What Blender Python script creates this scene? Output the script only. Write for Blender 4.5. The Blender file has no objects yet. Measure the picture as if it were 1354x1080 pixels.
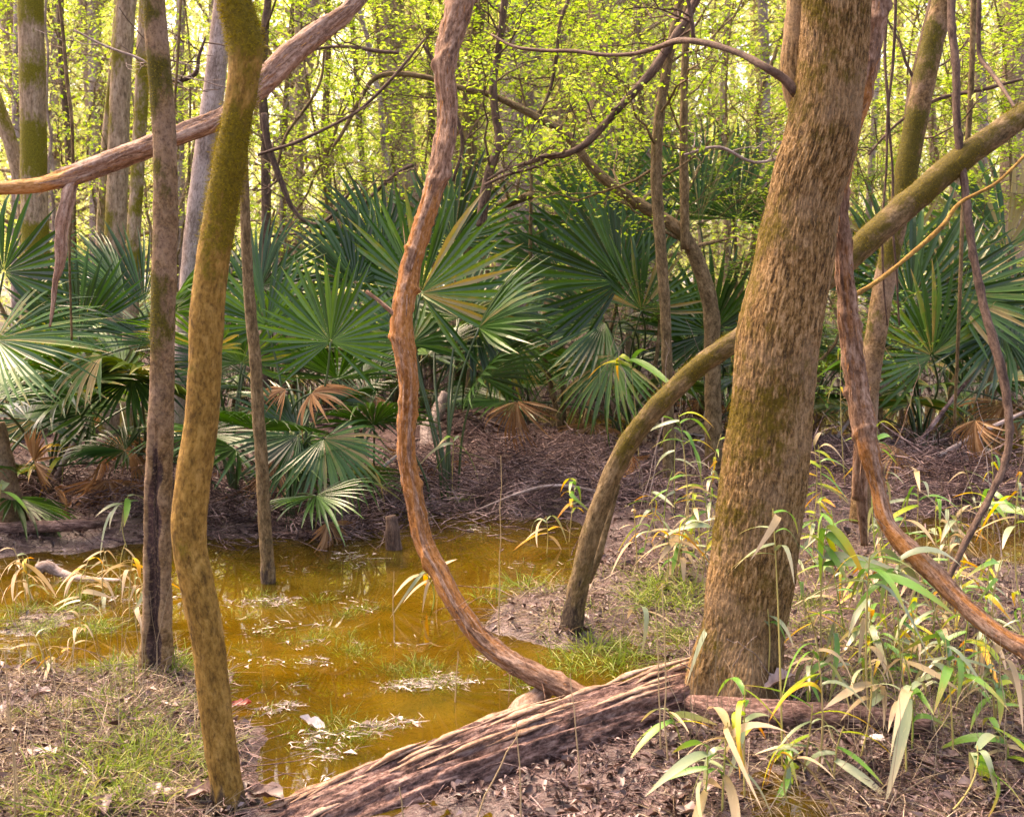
import bpy, math, random
import numpy as np
from mathutils import Matrix, Vector

R = math.radians
sc = bpy.context.scene
COL = sc.collection
RNG = np.random.default_rng(7)
random.seed(7)

# ------------------------------------------------------------------ camera, light, exposure
F, CX, CY = 1452.0, 677.0, 540.0          # focal length and centre of the photograph in its pixels
CAMZ, PITCH = 1.5, R(7.5)
cam = bpy.data.cameras.new('camera')
cam.sensor_width = 36.0
cam.lens = 36.0 * F / 1354.0
cam.clip_start, cam.clip_end = 0.05, 2000.0
cam.dof.use_dof = True
cam.dof.focus_distance = 4.3
cam.dof.aperture_fstop = 6.3
camo = bpy.data.objects.new('camera', cam)
COL.objects.link(camo)
camo.location = (0, 0, CAMZ)
camo.rotation_euler = (R(90) - PITCH, 0, 0)
sc.camera = camo

SUN_EL, SUN_ROT = R(58), R(-50)
world = bpy.data.worlds.new('World')
sc.world = world
world.use_nodes = True
wn = world.node_tree
wn.nodes.clear()
sky = wn.nodes.new('ShaderNodeTexSky')
sky.sky_type = 'NISHITA'
sky.sun_disc = False
sky.sun_elevation = SUN_EL
sky.sun_rotation = SUN_ROT
sky.air_density = 1.0
sky.dust_density = 5.0
sky.ozone_density = 1.0
bg = wn.nodes.new('ShaderNodeBackground')
bg.inputs['Strength'].default_value = 0.15
wo = wn.nodes.new('ShaderNodeOutputWorld')
wn.links.new(sky.outputs[0], bg.inputs[0])
wn.links.new(bg.outputs[0], wo.inputs[0])

sun = bpy.data.lights.new('sun', 'SUN')
sun.energy = 1.75
sun.angle = R(30)
sun.color = (1.0, 0.88, 0.70)
suno = bpy.data.objects.new('sun', sun)
COL.objects.link(suno)
# nishita: direction to the sun is (sin rot, cos rot) in plan
sd = Vector((math.sin(SUN_ROT) * math.cos(SUN_EL), math.cos(SUN_ROT) * math.cos(SUN_EL), math.sin(SUN_EL)))
suno.rotation_euler = sd.to_track_quat('Z', 'Y').to_euler()

sc.view_settings.view_transform = 'Standard'
sc.view_settings.look = 'None'
sc.view_settings.gamma = 1.0
sc.view_settings.use_curve_mapping = False
sc.view_settings.exposure = 2.3
sc.view_settings.use_white_balance = True      # camera set for open shade
sc.view_settings.white_balance_temperature = 8100
sc.view_settings.white_balance_tint = 22.0
sc.cycles.max_bounces = 8
sc.cycles.diffuse_bounces = 4
sc.cycles.transparent_max_bounces = 12
sc.cycles.caustics_reflective = False
sc.cycles.caustics_refractive = False


# ------------------------------------------------------------------ geometry helpers
def P(px, py, d):
    """point seen at photo pixel (px, py) at distance d in front of the camera (along the ground)"""
    a, b = (px - CX) / F, (CY - py) / F
    sp, cp = math.sin(PITCH), math.cos(PITCH)
    dx, dy, dz = a, cp + b * sp, -sp + b * cp
    return np.array((dx / dy * d, d, CAMZ + dz / dy * d))


def G(px, py, z=0.0):
    a, b = (px - CX) / F, (CY - py) / F
    sp, cp = math.sin(PITCH), math.cos(PITCH)
    dx, dy, dz = a, cp + b * sp, -sp + b * cp
    t = (z - CAMZ) / dz
    return np.array((dx * t, dy * t, z))


def PATH(lst, d):
    """[(px, py, width_px[, depth])] -> points and radii in metres"""
    pts, rad = [], []
    for q in lst:
        dd = q[3] if len(q) > 3 else d
        pts.append(P(q[0], q[1], dd))
        rad.append(q[2] * 0.5 * dd / F)
    return np.array(pts), np.array(rad)


def _hash(ix, iy, iz, seed):
    h = (ix.astype(np.int64) * 374761393 + iy.astype(np.int64) * 668265263 + iz.astype(np.int64) * 2147483647 + seed * 974711) & 0xffffffff
    h = ((h ^ (h >> 13)) * 1274126177) & 0xffffffff
    h = h ^ (h >> 16)
    return (h & 0xffffff) / float(0xffffff)


def vn(p, seed=0):
    p = np.asarray(p, dtype=float)
    i = np.floor(p)
    f = p - i
    f = f * f * (3 - 2 * f)
    i = i.astype(np.int64)
    x, y, z = i[:, 0], i[:, 1], i[:, 2]
    fx, fy, fz = f[:, 0], f[:, 1], f[:, 2]
    r = 0
    for a in (0, 1):
        for b in (0, 1):
            for c in (0, 1):
                w = (fx if a else 1 - fx) * (fy if b else 1 - fy) * (fz if c else 1 - fz)
                r = r + w * _hash(x + a, y + b, z + c, seed)
    return r * 2 - 1


def fbm(p, seed=0, o=3):
    p = np.asarray(p, dtype=float)
    r, a, t = 0, 1.0, 0
    for k in range(o):
        r = r + a * vn(p * (2 ** k) + k * 17.3, seed + k)
        t += a
        a *= 0.5
    return r / t


class MB:
    """collects vertices, quads and triangles and links them as one mesh"""
    def __init__(s):
        s.V, s.Q, s.T, s.A, s.n = [], [], [], [], 0

    def add(s, V, Q=None, T=None, **attr):
        V = np.asarray(V, dtype=np.float32).reshape(-1, 3)
        if Q is not None and len(Q):
            s.Q.append(np.asarray(Q, dtype=np.int32) + s.n)
        if T is not None and len(T):
            s.T.append(np.asarray(T, dtype=np.int32) + s.n)
        s.V.append(V)
        s.A.append((len(V), attr))
        s.n += len(V)

    def mesh(s, name, mats, smooth=True, origin=(0, 0, 0)):
        me = bpy.data.meshes.new(name)
        V = np.concatenate(s.V) if s.V else np.zeros((0, 3), np.float32)
        W = V - np.asarray(origin, dtype=np.float32)
        Q = np.concatenate(s.Q) if s.Q else np.zeros((0, 4), np.int32)
        T = np.concatenate(s.T) if s.T else np.zeros((0, 3), np.int32)
        me.vertices.add(len(W))
        me.vertices.foreach_set('co', W.ravel())
        nl = Q.size + T.size
        me.loops.add(nl)
        me.loops.foreach_set('vertex_index', np.concatenate([Q.ravel(), T.ravel()]).astype(np.int32))
        npoly = len(Q) + len(T)
        me.polygons.add(npoly)
        st = np.concatenate([np.arange(len(Q)) * 4, Q.size + np.arange(len(T)) * 3]).astype(np.int32)
        me.polygons.foreach_set('loop_start', st)
        me.update(calc_edges=True)
        me.polygons.foreach_set('use_smooth', np.full(npoly, smooth, dtype=bool))
        for nm in ('tone', 'moss'):
            if any(nm in a for _, a in s.A):
                arr = np.concatenate([np.broadcast_to(np.asarray(a.get(nm, 0.0), dtype=np.float32), (n,)) for n, a in s.A])
                at = me.attributes.new(nm, 'FLOAT', 'POINT')
                at.data.foreach_set('value', arr)
        arr = np.concatenate([np.asarray(a['bark'], dtype=np.float32) if 'bark' in a else v for (n, a), v in zip(s.A, s.V)]) if s.V else W
        at = me.attributes.new('bark', 'FLOAT_VECTOR', 'POINT')
        at.data.foreach_set('vector', arr.astype(np.float32).ravel())
        for m in (mats if isinstance(mats, (list, tuple)) else [mats]):
            me.materials.append(m)
        me.validate()
        return me


def tag(o, label=None, cat=None, group=None, kind=None):
    if label: o['label'] = label
    if cat: o['category'] = cat
    if group: o['group'] = group
    if kind: o['kind'] = kind
    return o


def link(name, me, parent=None, loc=None, **kw):
    o = bpy.data.objects.new(name, me)
    COL.objects.link(o)
    if loc is not None: o.location = loc
    if parent is not None: o.parent = parent
    return tag(o, **kw)


def thing(name, label, cat, loc, group=None):
    o = bpy.data.objects.new(name, None)
    o.empty_display_size = 0.1
    COL.objects.link(o)
    o.location = loc
    return tag(o, label, cat, group)


def part(name, mb, mat, root, **kw):
    return link(name, mb.mesh(name, mat, origin=root.location), root, **kw)


REG = []          # (object, plain label, picture x, place words) of things that come in numbers


def pix(p):
    p = np.asarray(p, float); sp, cp = math.sin(PITCH), math.cos(PITCH)
    dy, dz = p[1], p[2] - CAMZ
    f, u = dy * cp - dz * sp, dy * sp + dz * cp
    return CX + F * p[0] / f, CY - F * u / f


def zone(px, table):
    for lim, nm in table:
        if px < lim: return nm
    return table[-1][1]


def unit(v):
    v = np.asarray(v, dtype=float)
    return v / (np.linalg.norm(v, axis=-1, keepdims=True) + 1e-12)


def spline(pts, rad, step):
    pts, rad = np.asarray(pts, float), np.asarray(rad, float)
    n = len(pts)
    E = np.concatenate([[2 * pts[0] - pts[1]], pts, [2 * pts[-1] - pts[-2]]])
    op, orr = [], []
    for i in range(n - 1):
        p0, p1, p2, p3 = E[i:i + 4]
        k = max(1, int(math.ceil(np.linalg.norm(p2 - p1) / step)))
        t = np.arange(k)[:, None] / k
        op.append(0.5 * ((2 * p1) + (p2 - p0) * t + (2 * p0 - 5 * p1 + 4 * p2 - p3) * t ** 2 + (3 * p1 - 3 * p2 + p3 - p0) * t ** 3))
        ts = t[:, 0] * t[:, 0] * (3 - 2 * t[:, 0])
        orr.append(rad[i] * (1 - ts) + rad[i + 1] * ts)
    op.append(pts[-1:])
    orr.append(rad[-1:])
    return np.concatenate(op), np.concatenate(orr)


def tube(mb, pts, rad, seg=16, step=0.03, lump=0.08, lsc=6.0, ridge=0.0, rx=45.0, rz=8.0, seed=1,
         moss=None, tone=None, shape=None, ref=None, cap=True, wob=0.0):
    """bark-covered tube along a smooth path with real relief; returns surface samples"""
    p, r = spline(pts, rad, step)
    if wob:
        q = np.stack([np.zeros(len(p)), np.zeros(len(p)), np.arange(len(p)) * step * 4.0], 1)
        p = p + wob * np.stack([vn(q + 3.1, seed + 5), vn(q + 9.7, seed + 6), 0 * r], 1)
    n = len(p)
    t = unit(np.gradient(p, axis=0))
    if ref is None:
        c = [np.array((0, -1.0, 0)), np.array((0, 0, 1.0)), np.array((1.0, 0, 0))]
        ref = min(c, key=lambda v: np.abs(t @ v).max())
    u = unit(ref[None] - (t @ ref)[:, None] * t)
    w = np.cross(t, u)
    th = np.arange(seg) * 2 * math.pi / seg
    s = np.concatenate([[0], np.cumsum(np.linalg.norm(np.diff(p, axis=0), axis=1))])
    TH, S = np.meshgrid(th, s)
    RR = np.repeat(r[:, None], seg, 1)
    mr = float(np.median(r))
    bc = np.stack([np.cos(TH) * mr, np.sin(TH) * mr, S], -1).reshape(-1, 3) + seed * 3.7
    rel = 1 + lump * fbm(bc * lsc, seed, 2).reshape(n, seg)
    if ridge:
        q = bc * np.array((rx, rx, rz))
        rg = (1 - np.abs(vn(q + 1.3 * np.stack([vn(bc * 20, seed + 3)] * 3, 1), seed + 9)) * 2) * 0.6 + vn(q * 2.1, seed + 10) * 0.4
        RR = RR * rel + ridge * rg.reshape(n, seg)
    else:
        RR = RR * rel
    tn = np.zeros((n, seg))
    if shape is not None:
        RR, tn = shape(RR, tn, TH, S, s[-1], bc)
    V = p[:, None] + RR[..., None] * (np.cos(TH)[..., None] * u[:, None] + np.sin(TH)[..., None] * w[:, None])
    nrm = np.cos(TH)[..., None] * u[:, None] + np.sin(TH)[..., None] * w[:, None]
    i, j = np.meshgrid(np.arange(n - 1), np.arange(seg), indexing='ij')
    a = i * seg + j
    b = i * seg + (j + 1) % seg
    Q = np.stack([a, b, b + seg, a + seg], -1).reshape(-1, 4)
    ms = np.zeros((n, seg)) if moss is None else moss(TH, S, s[-1], bc.reshape(n, seg, 3), nrm)
    Vf = V.reshape(-1, 3)
    T = None
    bc2, tn2, ms2 = bc, tn.ravel(), ms.ravel()
    if cap:
        Vf = np.concatenate([Vf, p[:1], p[-1:]])
        c0, c1 = n * seg, n * seg + 1
        jj = np.arange(seg)
        T = np.concatenate([np.stack([np.full(seg, c0), (jj + 1) % seg, jj], 1),
                            np.stack([np.full(seg, c1), (n - 1) * seg + jj, (n - 1) * seg + (jj + 1) % seg], 1)])
        bc2 = np.concatenate([bc, bc[:1], bc[-1:]])
        tn2 = np.concatenate([tn2, [1, 1]])
        ms2 = np.concatenate([ms2, [0, 0]])
    mb.add(Vf, Q, T, bark=bc2, tone=tn2, moss=ms2)
    return dict(V=V.reshape(-1, 3), N=nrm.reshape(-1, 3), M=ms.ravel(), p=p, r=r, t=t)


def rods(mb, p0, p1, p2, r0, r1, nst=5, k=4, wig=0.0, seed=0, tone=0.0):
    """many thin curved rods (quadratic Bezier each)"""
    p0, p1, p2 = (np.asarray(x, float).reshape(-1, 3) for x in (p0, p1, p2))
    N = len(p0)
    if N == 0: return
    r0 = np.broadcast_to(np.asarray(r0, float), (N,)); r1 = np.broadcast_to(np.asarray(r1, float), (N,))
    t = np.linspace(0, 1, nst)[None, :, None]
    c = (1 - t) ** 2 * p0[:, None] + 2 * t * (1 - t) * p1[:, None] + t * t * p2[:, None]
    if wig:
        L = np.linalg.norm(p2 - p0, axis=1)[:, None, None]
        rg = np.random.default_rng(seed + 77)
        c = c + rg.normal(0, 1, c.shape) * wig * L * np.clip(t * 4, 0, 1)
    d = unit(np.gradient(c, axis=1))
    ref = np.where(np.abs(d[:, :1, 2:3]) > 0.8, np.array((1.0, 0.3, 0)), np.array((0, 0.2, 1.0)))
    u = unit(np.cross(d, np.broadcast_to(ref, d.shape)))
    w = np.cross(d, u)
    rr = (r0[:, None] * (1 - t[..., 0]) + r1[:, None] * t[..., 0])[..., None]
    th = np.arange(k) * 2 * math.pi / k
    V = c[:, :, None] + rr[:, :, None] * (np.cos(th)[None, None, :, None] * u[:, :, None] + np.sin(th)[None, None, :, None] * w[:, :, None])
    ii, i, j = np.meshgrid(np.arange(N), np.arange(nst - 1), np.arange(k), indexing='ij')
    a = ii * nst * k + i * k + j
    b = ii * nst * k + i * k + (j + 1) % k
    mb.add(V.reshape(-1, 3), np.stack([a, b, b + k, a + k], -1).reshape(-1, 4),
           tone=np.repeat(np.broadcast_to(np.asarray(tone, float), (N,)), nst * k))
    return c


def blades(mb, base, dirs, L, W, droop, nst=4, tone=0.0, tt=False, side=None, vfold=0.0, tip=0.15):
    """many tapering curved strips (grass, leaves of grass-like plants, moss)"""
    base = np.asarray(base, float).reshape(-1, 3)
    N = len(base)
    if N == 0: return
    bc = lambda x: np.broadcast_to(np.asarray(x, float), (N,))
    dirs = unit(np.broadcast_to(np.asarray(dirs, float), (N, 3)))
    L, W, droop = bc(L), bc(W), bc(droop)
    t = np.linspace(0, 1, nst)
    c = base[:, None] + dirs[:, None] * (L[:, None] * t[None])[..., None]
    c[..., 2] -= (droop * L)[:, None] * t[None] ** 2
    if side is None:
        side = unit(np.cross(dirs, RNG.normal(0, 1, (N, 3)) * np.array((1, 1, .4)) + np.array((0, 0, 0.01))))
    side = np.asarray(side, float).reshape(-1, 3)
    prof = np.where(t < 0.35, 0.55 + 0.45 * np.sin(np.clip(t / 0.35, 0, 1) * math.pi / 2), np.clip(np.cos((t - 0.35) / 0.65 * math.pi / 2), 0, 1) ** 0.8)
    prof = np.maximum(prof, 0.02)
    wv = (W[:, None] * prof[None] * 0.5)[..., None] * side[:, None]
    tn = np.broadcast_to((t[None] if tt else np.repeat(bc(tone)[:, None], nst, 1)), (N, nst))
    if vfold:
        up = np.cross(side, dirs)
        up = up * np.sign(up[:, 2:3] + 1e-6)
        lift = up[:, None] * (np.linalg.norm(wv, axis=-1, keepdims=True)) * vfold
        V = np.stack([c - wv + lift, c, c + wv + lift], 2)
        k = 3
    else:
        V = np.stack([c - wv, c + wv], 2)
        k = 2
    ii, i, j = np.meshgrid(np.arange(N), np.arange(nst - 1), np.arange(k - 1), indexing='ij')
    a = ii * nst * k + i * k + j
    mb.add(V.reshape(-1, 3), np.stack([a, a + 1, a + 1 + k, a + k], -1).reshape(-1, 4), tone=np.repeat(tn.ravel(), k))


def leaves(mb, c, size, seed=0, flat=0.5, asp=0.55, curl=0.25, tone=None):
    """many small pointed leaves, two quads each folded on the midrib"""
    c = np.asarray(c, float).reshape(-1, 3)
    N = len(c)
    if N == 0: return
    g = np.random.default_rng(seed + 11)
    size = np.broadcast_to(np.asarray(size, float), (N,)) * g.uniform(0.6, 1.25, N)
    nrm = unit(g.normal(0, 1, (N, 3)) * (1 - flat) + np.array((0, 0, 1.0)) * flat * 1.4)
    d = unit(np.cross(nrm, g.normal(0, 1, (N, 3))))
    s = np.cross(nrm, d)
    L = size[:, None]
    b, tp = c - d * L * 0.5, c + d * L * 0.5 - nrm * L * curl * 0.4
    m = c + nrm * L * 0.02
    l = c + s * L * asp * 0.5 + nrm * L * curl * 0.35
    r = c - s * L * asp * 0.5 + nrm * L * curl * 0.35
    V = np.stack([b, l, tp, r], 1)
    o = np.arange(N)[:, None] * 4
    T = np.concatenate([o + np.array((0, 1, 2)), o + np.array((0, 2, 3))])
    tn = g.uniform(0, 1, N) if tone is None else np.broadcast_to(tone, (N,))
    mb.add(V.reshape(-1, 3), T=T, tone=np.repeat(tn, 4))


# ------------------------------------------------------------------ materials
class NT:
    def __init__(s, name):
        s.m = bpy.data.materials.new(name)
        s.m.use_nodes = True
        s.t = s.m.node_tree
        s.t.nodes.clear()
        s.out = s.t.nodes.new('ShaderNodeOutputMaterial')

    def n(s, typ, ins=None, **props):
        nd = s.t.nodes.new(typ)
        for k, v in props.items(): setattr(nd, k, v)
        for k, v in (ins or {}).items(): s.put(nd.inputs[k], v)
        return nd

    def put(s, sock, v):
        if hasattr(v, 'is_output'): s.t.links.new(v, sock)
        else:
            if isinstance(v, tuple) and len(v) == 3 and sock.type == 'RGBA': v = v + (1.0,)
            sock.default_value = v

    def attr(s, name, vec=False):
        return s.n('ShaderNodeAttribute', attribute_name=name).outputs['Vector' if vec else 'Fac']

    def scale(s, v, sc_):
        return s.n('ShaderNodeVectorMath', {0: v, 1: sc_}, operation='MULTIPLY').outputs[0]

    def noise(s, v, scale=5.0, detail=4.0, rough=0.55, dist=0.0):
        return s.n('ShaderNodeTexNoise', {'Vector': v, 'Scale': scale, 'Detail': detail, 'Roughness': rough, 'Distortion': dist}).outputs['Fac']

    def ramp(s, f, stops):
        nd = s.n('ShaderNodeValToRGB', {'Fac': f})
        el = nd.color_ramp.elements
        while len(el) < len(stops): el.new(0.5)
        for e, (p, c) in zip(el, stops):
            e.position = p
            e.color = tuple(c) + (1.0,) if isinstance(c, (tuple, list)) else (c, c, c, 1.0)
        return nd.outputs['Color']

    def mix(s, f, a, b, mode='MIX'):
        nd = s.n('ShaderNodeMix', data_type='RGBA', blend_type=mode)
        s.put(nd.inputs[0], f); s.put(nd.inputs[6], a); s.put(nd.inputs[7], b)
        return nd.outputs[2]

    def math(s, op, a, b=0.0, clamp=False):
        return s.n('ShaderNodeMath', {0: a, 1: b}, operation=op, use_clamp=clamp).outputs[0]

    def mr(s, f, a, b, c=0.0, d=1.0):
        return s.n('ShaderNodeMapRange', {0: f, 1: a, 2: b, 3: c, 4: d}).outputs[0]

    def bump(s, h, strength=0.5, dist=0.01):
        return s.n('ShaderNodeBump', {'Height': h, 'Strength': strength, 'Distance': dist}).outputs[0]

    def pos(s):
        return s.n('ShaderNodeNewGeometry').outputs['Position']

    def rand(s):
        return s.n('ShaderNodeObjectInfo').outputs['Random']

    def princ(s, **k):
        return s.n('ShaderNodeBsdfPrincipled', {a.replace('_', ' '): v for a, v in k.items()}).outputs[0]

    def done(s, shader):
        s.t.links.new(shader, s.out.inputs['Surface'])
        return s.m


def bark(name, dark, mid, light, mossc=(0.10, 0.085, 0.008), mossd=(0.04, 0.032, 0.005), sx=26.0, sz=5.0, patch=None,
         wood=None, bstr=0.7, rough=0.85, spots=0.35, con=.0, fine_x=110, fine_z=45):
    m = NT(name)
    b = m.attr('bark', True)
    q = m.scale(b, (sx, sx, sz))
    n1 = m.noise(q, 1.0, 7, 0.68, 0.35)
    n2 = m.noise(b, 9.0, 4, 0.6)
    col = m.ramp(n1, [(0.30 + con, dark), (0.5, mid), (0.70 - con, light)])
    if patch:
        col = m.mix(m.ramp(m.noise(b, 3.4, 5, 0.6), [(0.47, 0.0), (0.62, 0.8)]), col, patch)
    col = m.mix(m.ramp(n2, [(0.35, spots), (0.6, 0.0)]), col, dark)
    if wood:
        w = m.math('MULTIPLY_ADD', m.attr('tone'), 1.0)
        wf = m.mr(m.math('ADD', m.attr('tone'), m.math('MULTIPLY', m.math('SUBTRACT', n2, 0.5), 0.9)), 0.35, 0.65)
        wc = m.ramp(m.noise(m.scale(b, (40, 40, 3)), 1.0, 5, 0.6), [(0.3, wood[0]), (0.7, wood[1])])
        col = m.mix(wf, col, wc)
    sp_ = m.noise(m.scale(b, (fine_x, fine_x, fine_z)), 1.0, 6, 0.78)
    col = m.mix(m.ramp(sp_, [(0.36, 0.85), (0.5, 0.0)]), col, m.mix(1.0, col, (0.32, 0.28, 0.25), 'MULTIPLY'))
    col = m.mix(m.ramp(sp_, [(0.52, 0.0), (0.66, 0.8)]), col, m.mix(0.6, col, light))
    fine = m.noise(b, 130.0, 3, 0.7)
    mf = m.mr(m.math('ADD', m.attr('moss'), m.math('MULTIPLY', m.math('SUBTRACT', m.noise(m.scale(b, (1.0, 1.0, 0.55)), 42.0, 6, 0.75), 0.5), 1.9)), 0.34, 0.72)
    mc = m.mix(m.mr(fine, 0.3, 0.7), mossd, mossc)
    col = m.mix(mf, col, mc)
    h = m.math('ADD', m.math('ADD', n1, m.math('MULTIPLY', sp_, 0.8)), m.math('MULTIPLY', fine, 0.35))
    return m.done(m.princ(Base_Color=col, Roughness=rough, Specular_IOR_Level=0.25, Normal=m.bump(h, bstr, 0.008)))


def leafmat(name, stops, trans=0.35, rough=0.5, spec=0.4, tcol=None, stripe=0.0, rnd=0.0):
    m = NT(name)
    t = m.attr('tone')
    if rnd:
        t = m.math('ADD', t, m.math('MULTIPLY', m.math('SUBTRACT', m.rand(), 0.5), rnd))
    nn = m.noise(m.attr('bark', True), 14.0, 3, 0.6)
    t2 = m.math('ADD', t, m.math('MULTIPLY', m.math('SUBTRACT', nn, 0.5), 0.25))
    if stripe:
        st = m.noise(m.scale(m.attr('bark', True), (2.5, 110.0, 1.0)), 1.0, 3, 0.6)
        t2 = m.math('ADD', t2, m.math('MULTIPLY', m.math('SUBTRACT', st, 0.5), stripe))
        sp2 = m.noise(m.scale(m.attr('bark', True), (9.0, 40.0, 9.0)), 1.0, 4, 0.7)
        t2 = m.math('ADD', t2, m.math('MULTIPLY', m.math('MAXIMUM', m.math('SUBTRACT', sp2, 0.58), 0.0), 2.5))
    col = m.ramp(t2, stops)
    p = m.princ(Base_Color=col, Roughness=rough, Specular_IOR_Level=spec)
    tr = m.n('ShaderNodeBsdfTranslucent', {'Color': m.mix(1.0, col, tcol or (1.0, 1.0, 0.55), 'MULTIPLY')}).outputs[0]
    mx = m.n('ShaderNodeMixShader', {0: trans, 1: p, 2: tr}).outputs[0]
    return m.done(mx)


M = {}
M['bark_big'] = bark('bark_ridged', (0.050, 0.027, 0.008), (0.215, 0.118, 0.034), (0.42, 0.27, 0.13), mossc=(0.145, 0.100, 0.006), mossd=(0.060, 0.039, 0.004), sx=105, sz=24, bstr=0.9, patch=(0.33, 0.22, 0.125), spots=0.2, con=.10, fine_x=230, fine_z=110)
M['bark_ochre'] = bark('bark_ochre', (0.07, 0.037, 0.006), (0.26, 0.145, 0.026), (0.42, 0.26, 0.075), mossc=(0.19, 0.14, 0.006), mossd=(0.07, 0.05, 0.004), sx=34, sz=20, bstr=0.6, wood=((0.022, 0.014, 0.009), (0.10, 0.065, 0.035)))
M['bark_speckled'] = bark('bark_speckled', (0.045, 0.024, 0.009), (0.17, 0.10, 0.038), (0.36, 0.245, 0.13), sx=40, sz=30, patch=(0.30, 0.205, 0.14), fine_x=90, fine_z=70, wood=((0.012, 0.008, 0.007), (0.09, 0.05, 0.045)), bstr=0.6)
M['bark_pale'] = bark('bark_pale', (0.12, 0.085, 0.07), (0.27, 0.20, 0.165), (0.48, 0.40, 0.36), sx=24, sz=8, patch=(0.44, 0.36, 0.33), bstr=0.4)
M['bark_far'] = bark('bark_far', (0.15, 0.105, 0.068), (0.32, 0.225, 0.14), (0.50, 0.39, 0.28), mossc=(0.20, 0.175, 0.012), mossd=(0.07, 0.06, 0.005), sx=30, sz=6, bstr=0.6, fine_x=60, fine_z=24)
M['bark_dark'] = bark('bark_dark', (0.03, 0.018, 0.014), (0.10, 0.062, 0.045), (0.21, 0.14, 0.10), sx=40, sz=8, bstr=0.5)
M['bark_olive'] = bark('bark_olive', (0.045, 0.032, 0.012), (0.15, 0.10, 0.045), (0.31, 0.225, 0.125), mossc=(0.105, 0.078, 0.008), sx=40, sz=16, bstr=0.6, wood=((0.020, 0.014, 0.010), (0.085, 0.058, 0.038)))
M['vine'] = bark('vine_bark', (0.06, 0.027, 0.016), (0.26, 0.145, 0.088), (0.50, 0.35, 0.26), sx=70, sz=12, wood=((0.20, 0.072, 0.014), (0.46, 0.20, 0.055)), bstr=0.8, spots=0.3)
M['dead_wood'] = bark('dead_wood', (0.08, 0.04, 0.028), (0.36, 0.22, 0.155), (0.64, 0.49, 0.39), sx=60, sz=3, wood=((0.42, 0.19, 0.05), (0.62, 0.34, 0.13)), bstr=0.9)
M['rotten'] = bark('rotten_log', (0.036, 0.018, 0.015), (0.185, 0.098, 0.078), (0.40, 0.265, 0.22), sx=75, sz=20, con=.08, fine_x=190, fine_z=75, wood=((0.30, 0.19, 0.13), (0.52, 0.38, 0.29)), bstr=1.0, rough=0.7, spots=0.5)
M['splinter'] = bark('splinter_wood', (0.14, 0.07, 0.045), (0.36, 0.23, 0.15), (0.55, 0.42, 0.33), sx=60, sz=3, bstr=0.6)
M['moss'] = leafmat('moss_fuzz', [(0.0, (0.07, 0.055, 0.004)), (0.5, (0.20, 0.155, 0.006)), (1.0, (0.34, 0.27, 0.015))], 0.3, 0.9, 0.1)
M['twig'] = bark('twig_litter', (0.030, 0.016, 0.016), (0.115, 0.068, 0.062), (0.46, 0.33, 0.30), sx=6, sz=6, con=.08, bstr=0.2)
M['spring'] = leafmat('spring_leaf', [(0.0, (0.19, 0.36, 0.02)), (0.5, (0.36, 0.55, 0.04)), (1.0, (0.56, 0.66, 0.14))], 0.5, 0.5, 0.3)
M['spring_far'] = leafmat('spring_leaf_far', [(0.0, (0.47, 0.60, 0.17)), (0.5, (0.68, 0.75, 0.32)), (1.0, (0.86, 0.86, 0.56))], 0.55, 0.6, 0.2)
M['ever'] = leafmat('evergreen_leaf', [(0.0, (0.04, 0.10, 0.012)), (0.5, (0.10, 0.21, 0.02)), (1.0, (0.20, 0.34, 0.04))], 0.35, 0.4, 0.5)
M['palm'] = leafmat('palmetto_leaf', [(0.0, (0.010, 0.038, 0.004)), (0.45, (0.024, 0.086, 0.013)), (0.88, (0.09, 0.20, 0.032)), (1.0, (0.32, 0.24, 0.09))], 0.28, 0.32, 0.55, (1.0, 1.0, 0.15), rnd=0.7)
M['palm_old'] = leafmat('palmetto_old', [(0.0, (0.03, 0.06, 0.006)), (0.5, (0.07, 0.12, 0.012)), (0.8, (0.20, 0.17, 0.04)), (1.0, (0.36, 0.24, 0.11))], 0.25, 0.45, 0.3, (1.0, 1.0, 0.3), rnd=0.3)
M['palm_dead'] = leafmat('palmetto_dead', [(0.0, (0.10, 0.045, 0.02)), (0.5, (0.27, 0.14, 0.06)), (1.0, (0.50, 0.34, 0.20))], 0.2, 0.7, 0.2, (1, .8, .5))
M['petiole'] = leafmat('petiole', [(0.0, (0.03, 0.06, 0.015)), (1.0, (0.10, 0.13, 0.035))], 0.0, 0.4, 0.5)
M['cane_green'] = leafmat('cane_green', [(0.0, (0.08, 0.22, 0.03)), (0.6, (0.13, 0.31, 0.04)), (0.9, (0.25, 0.27, 0.05)), (1.0, (0.45, 0.33, 0.12))], 0.35, 0.42, 0.6, stripe=0.5, rnd=0.3)
M['cane_pale'] = leafmat('cane_pale', [(0.0, (0.17, 0.24, 0.12)), (0.6, (0.26, 0.31, 0.17)), (1.0, (0.50, 0.42, 0.24))], 0.25, 0.4, 0.7, stripe=0.5, rnd=0.3)
M['cane_lime'] = leafmat('cane_lime', [(0.0, (0.22, 0.36, 0.02)), (0.5, (0.36, 0.42, 0.02)), (0.8, (0.55, 0.36, 0.01)), (1.0, (0.50, 0.24, 0.02))], 0.45, 0.45, 0.5, stripe=0.5, rnd=0.3)
M['cane_gold'] = leafmat('cane_gold', [(0.0, (0.44, 0.36, 0.02)), (0.5, (0.55, 0.30, 0.01)), (1.0, (0.45, 0.18, 0.015))], 0.4, 0.5, 0.4, (1, .9, .5), stripe=0.5, rnd=0.3)
M['cane_straw'] = leafmat('cane_straw', [(0.0, (0.26, 0.20, 0.09)), (0.6, (0.44, 0.34, 0.20)), (1.0, (0.56, 0.43, 0.29))], 0.3, 0.6, 0.3, (1, .95, .8), stripe=0.5, rnd=0.3)
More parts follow.
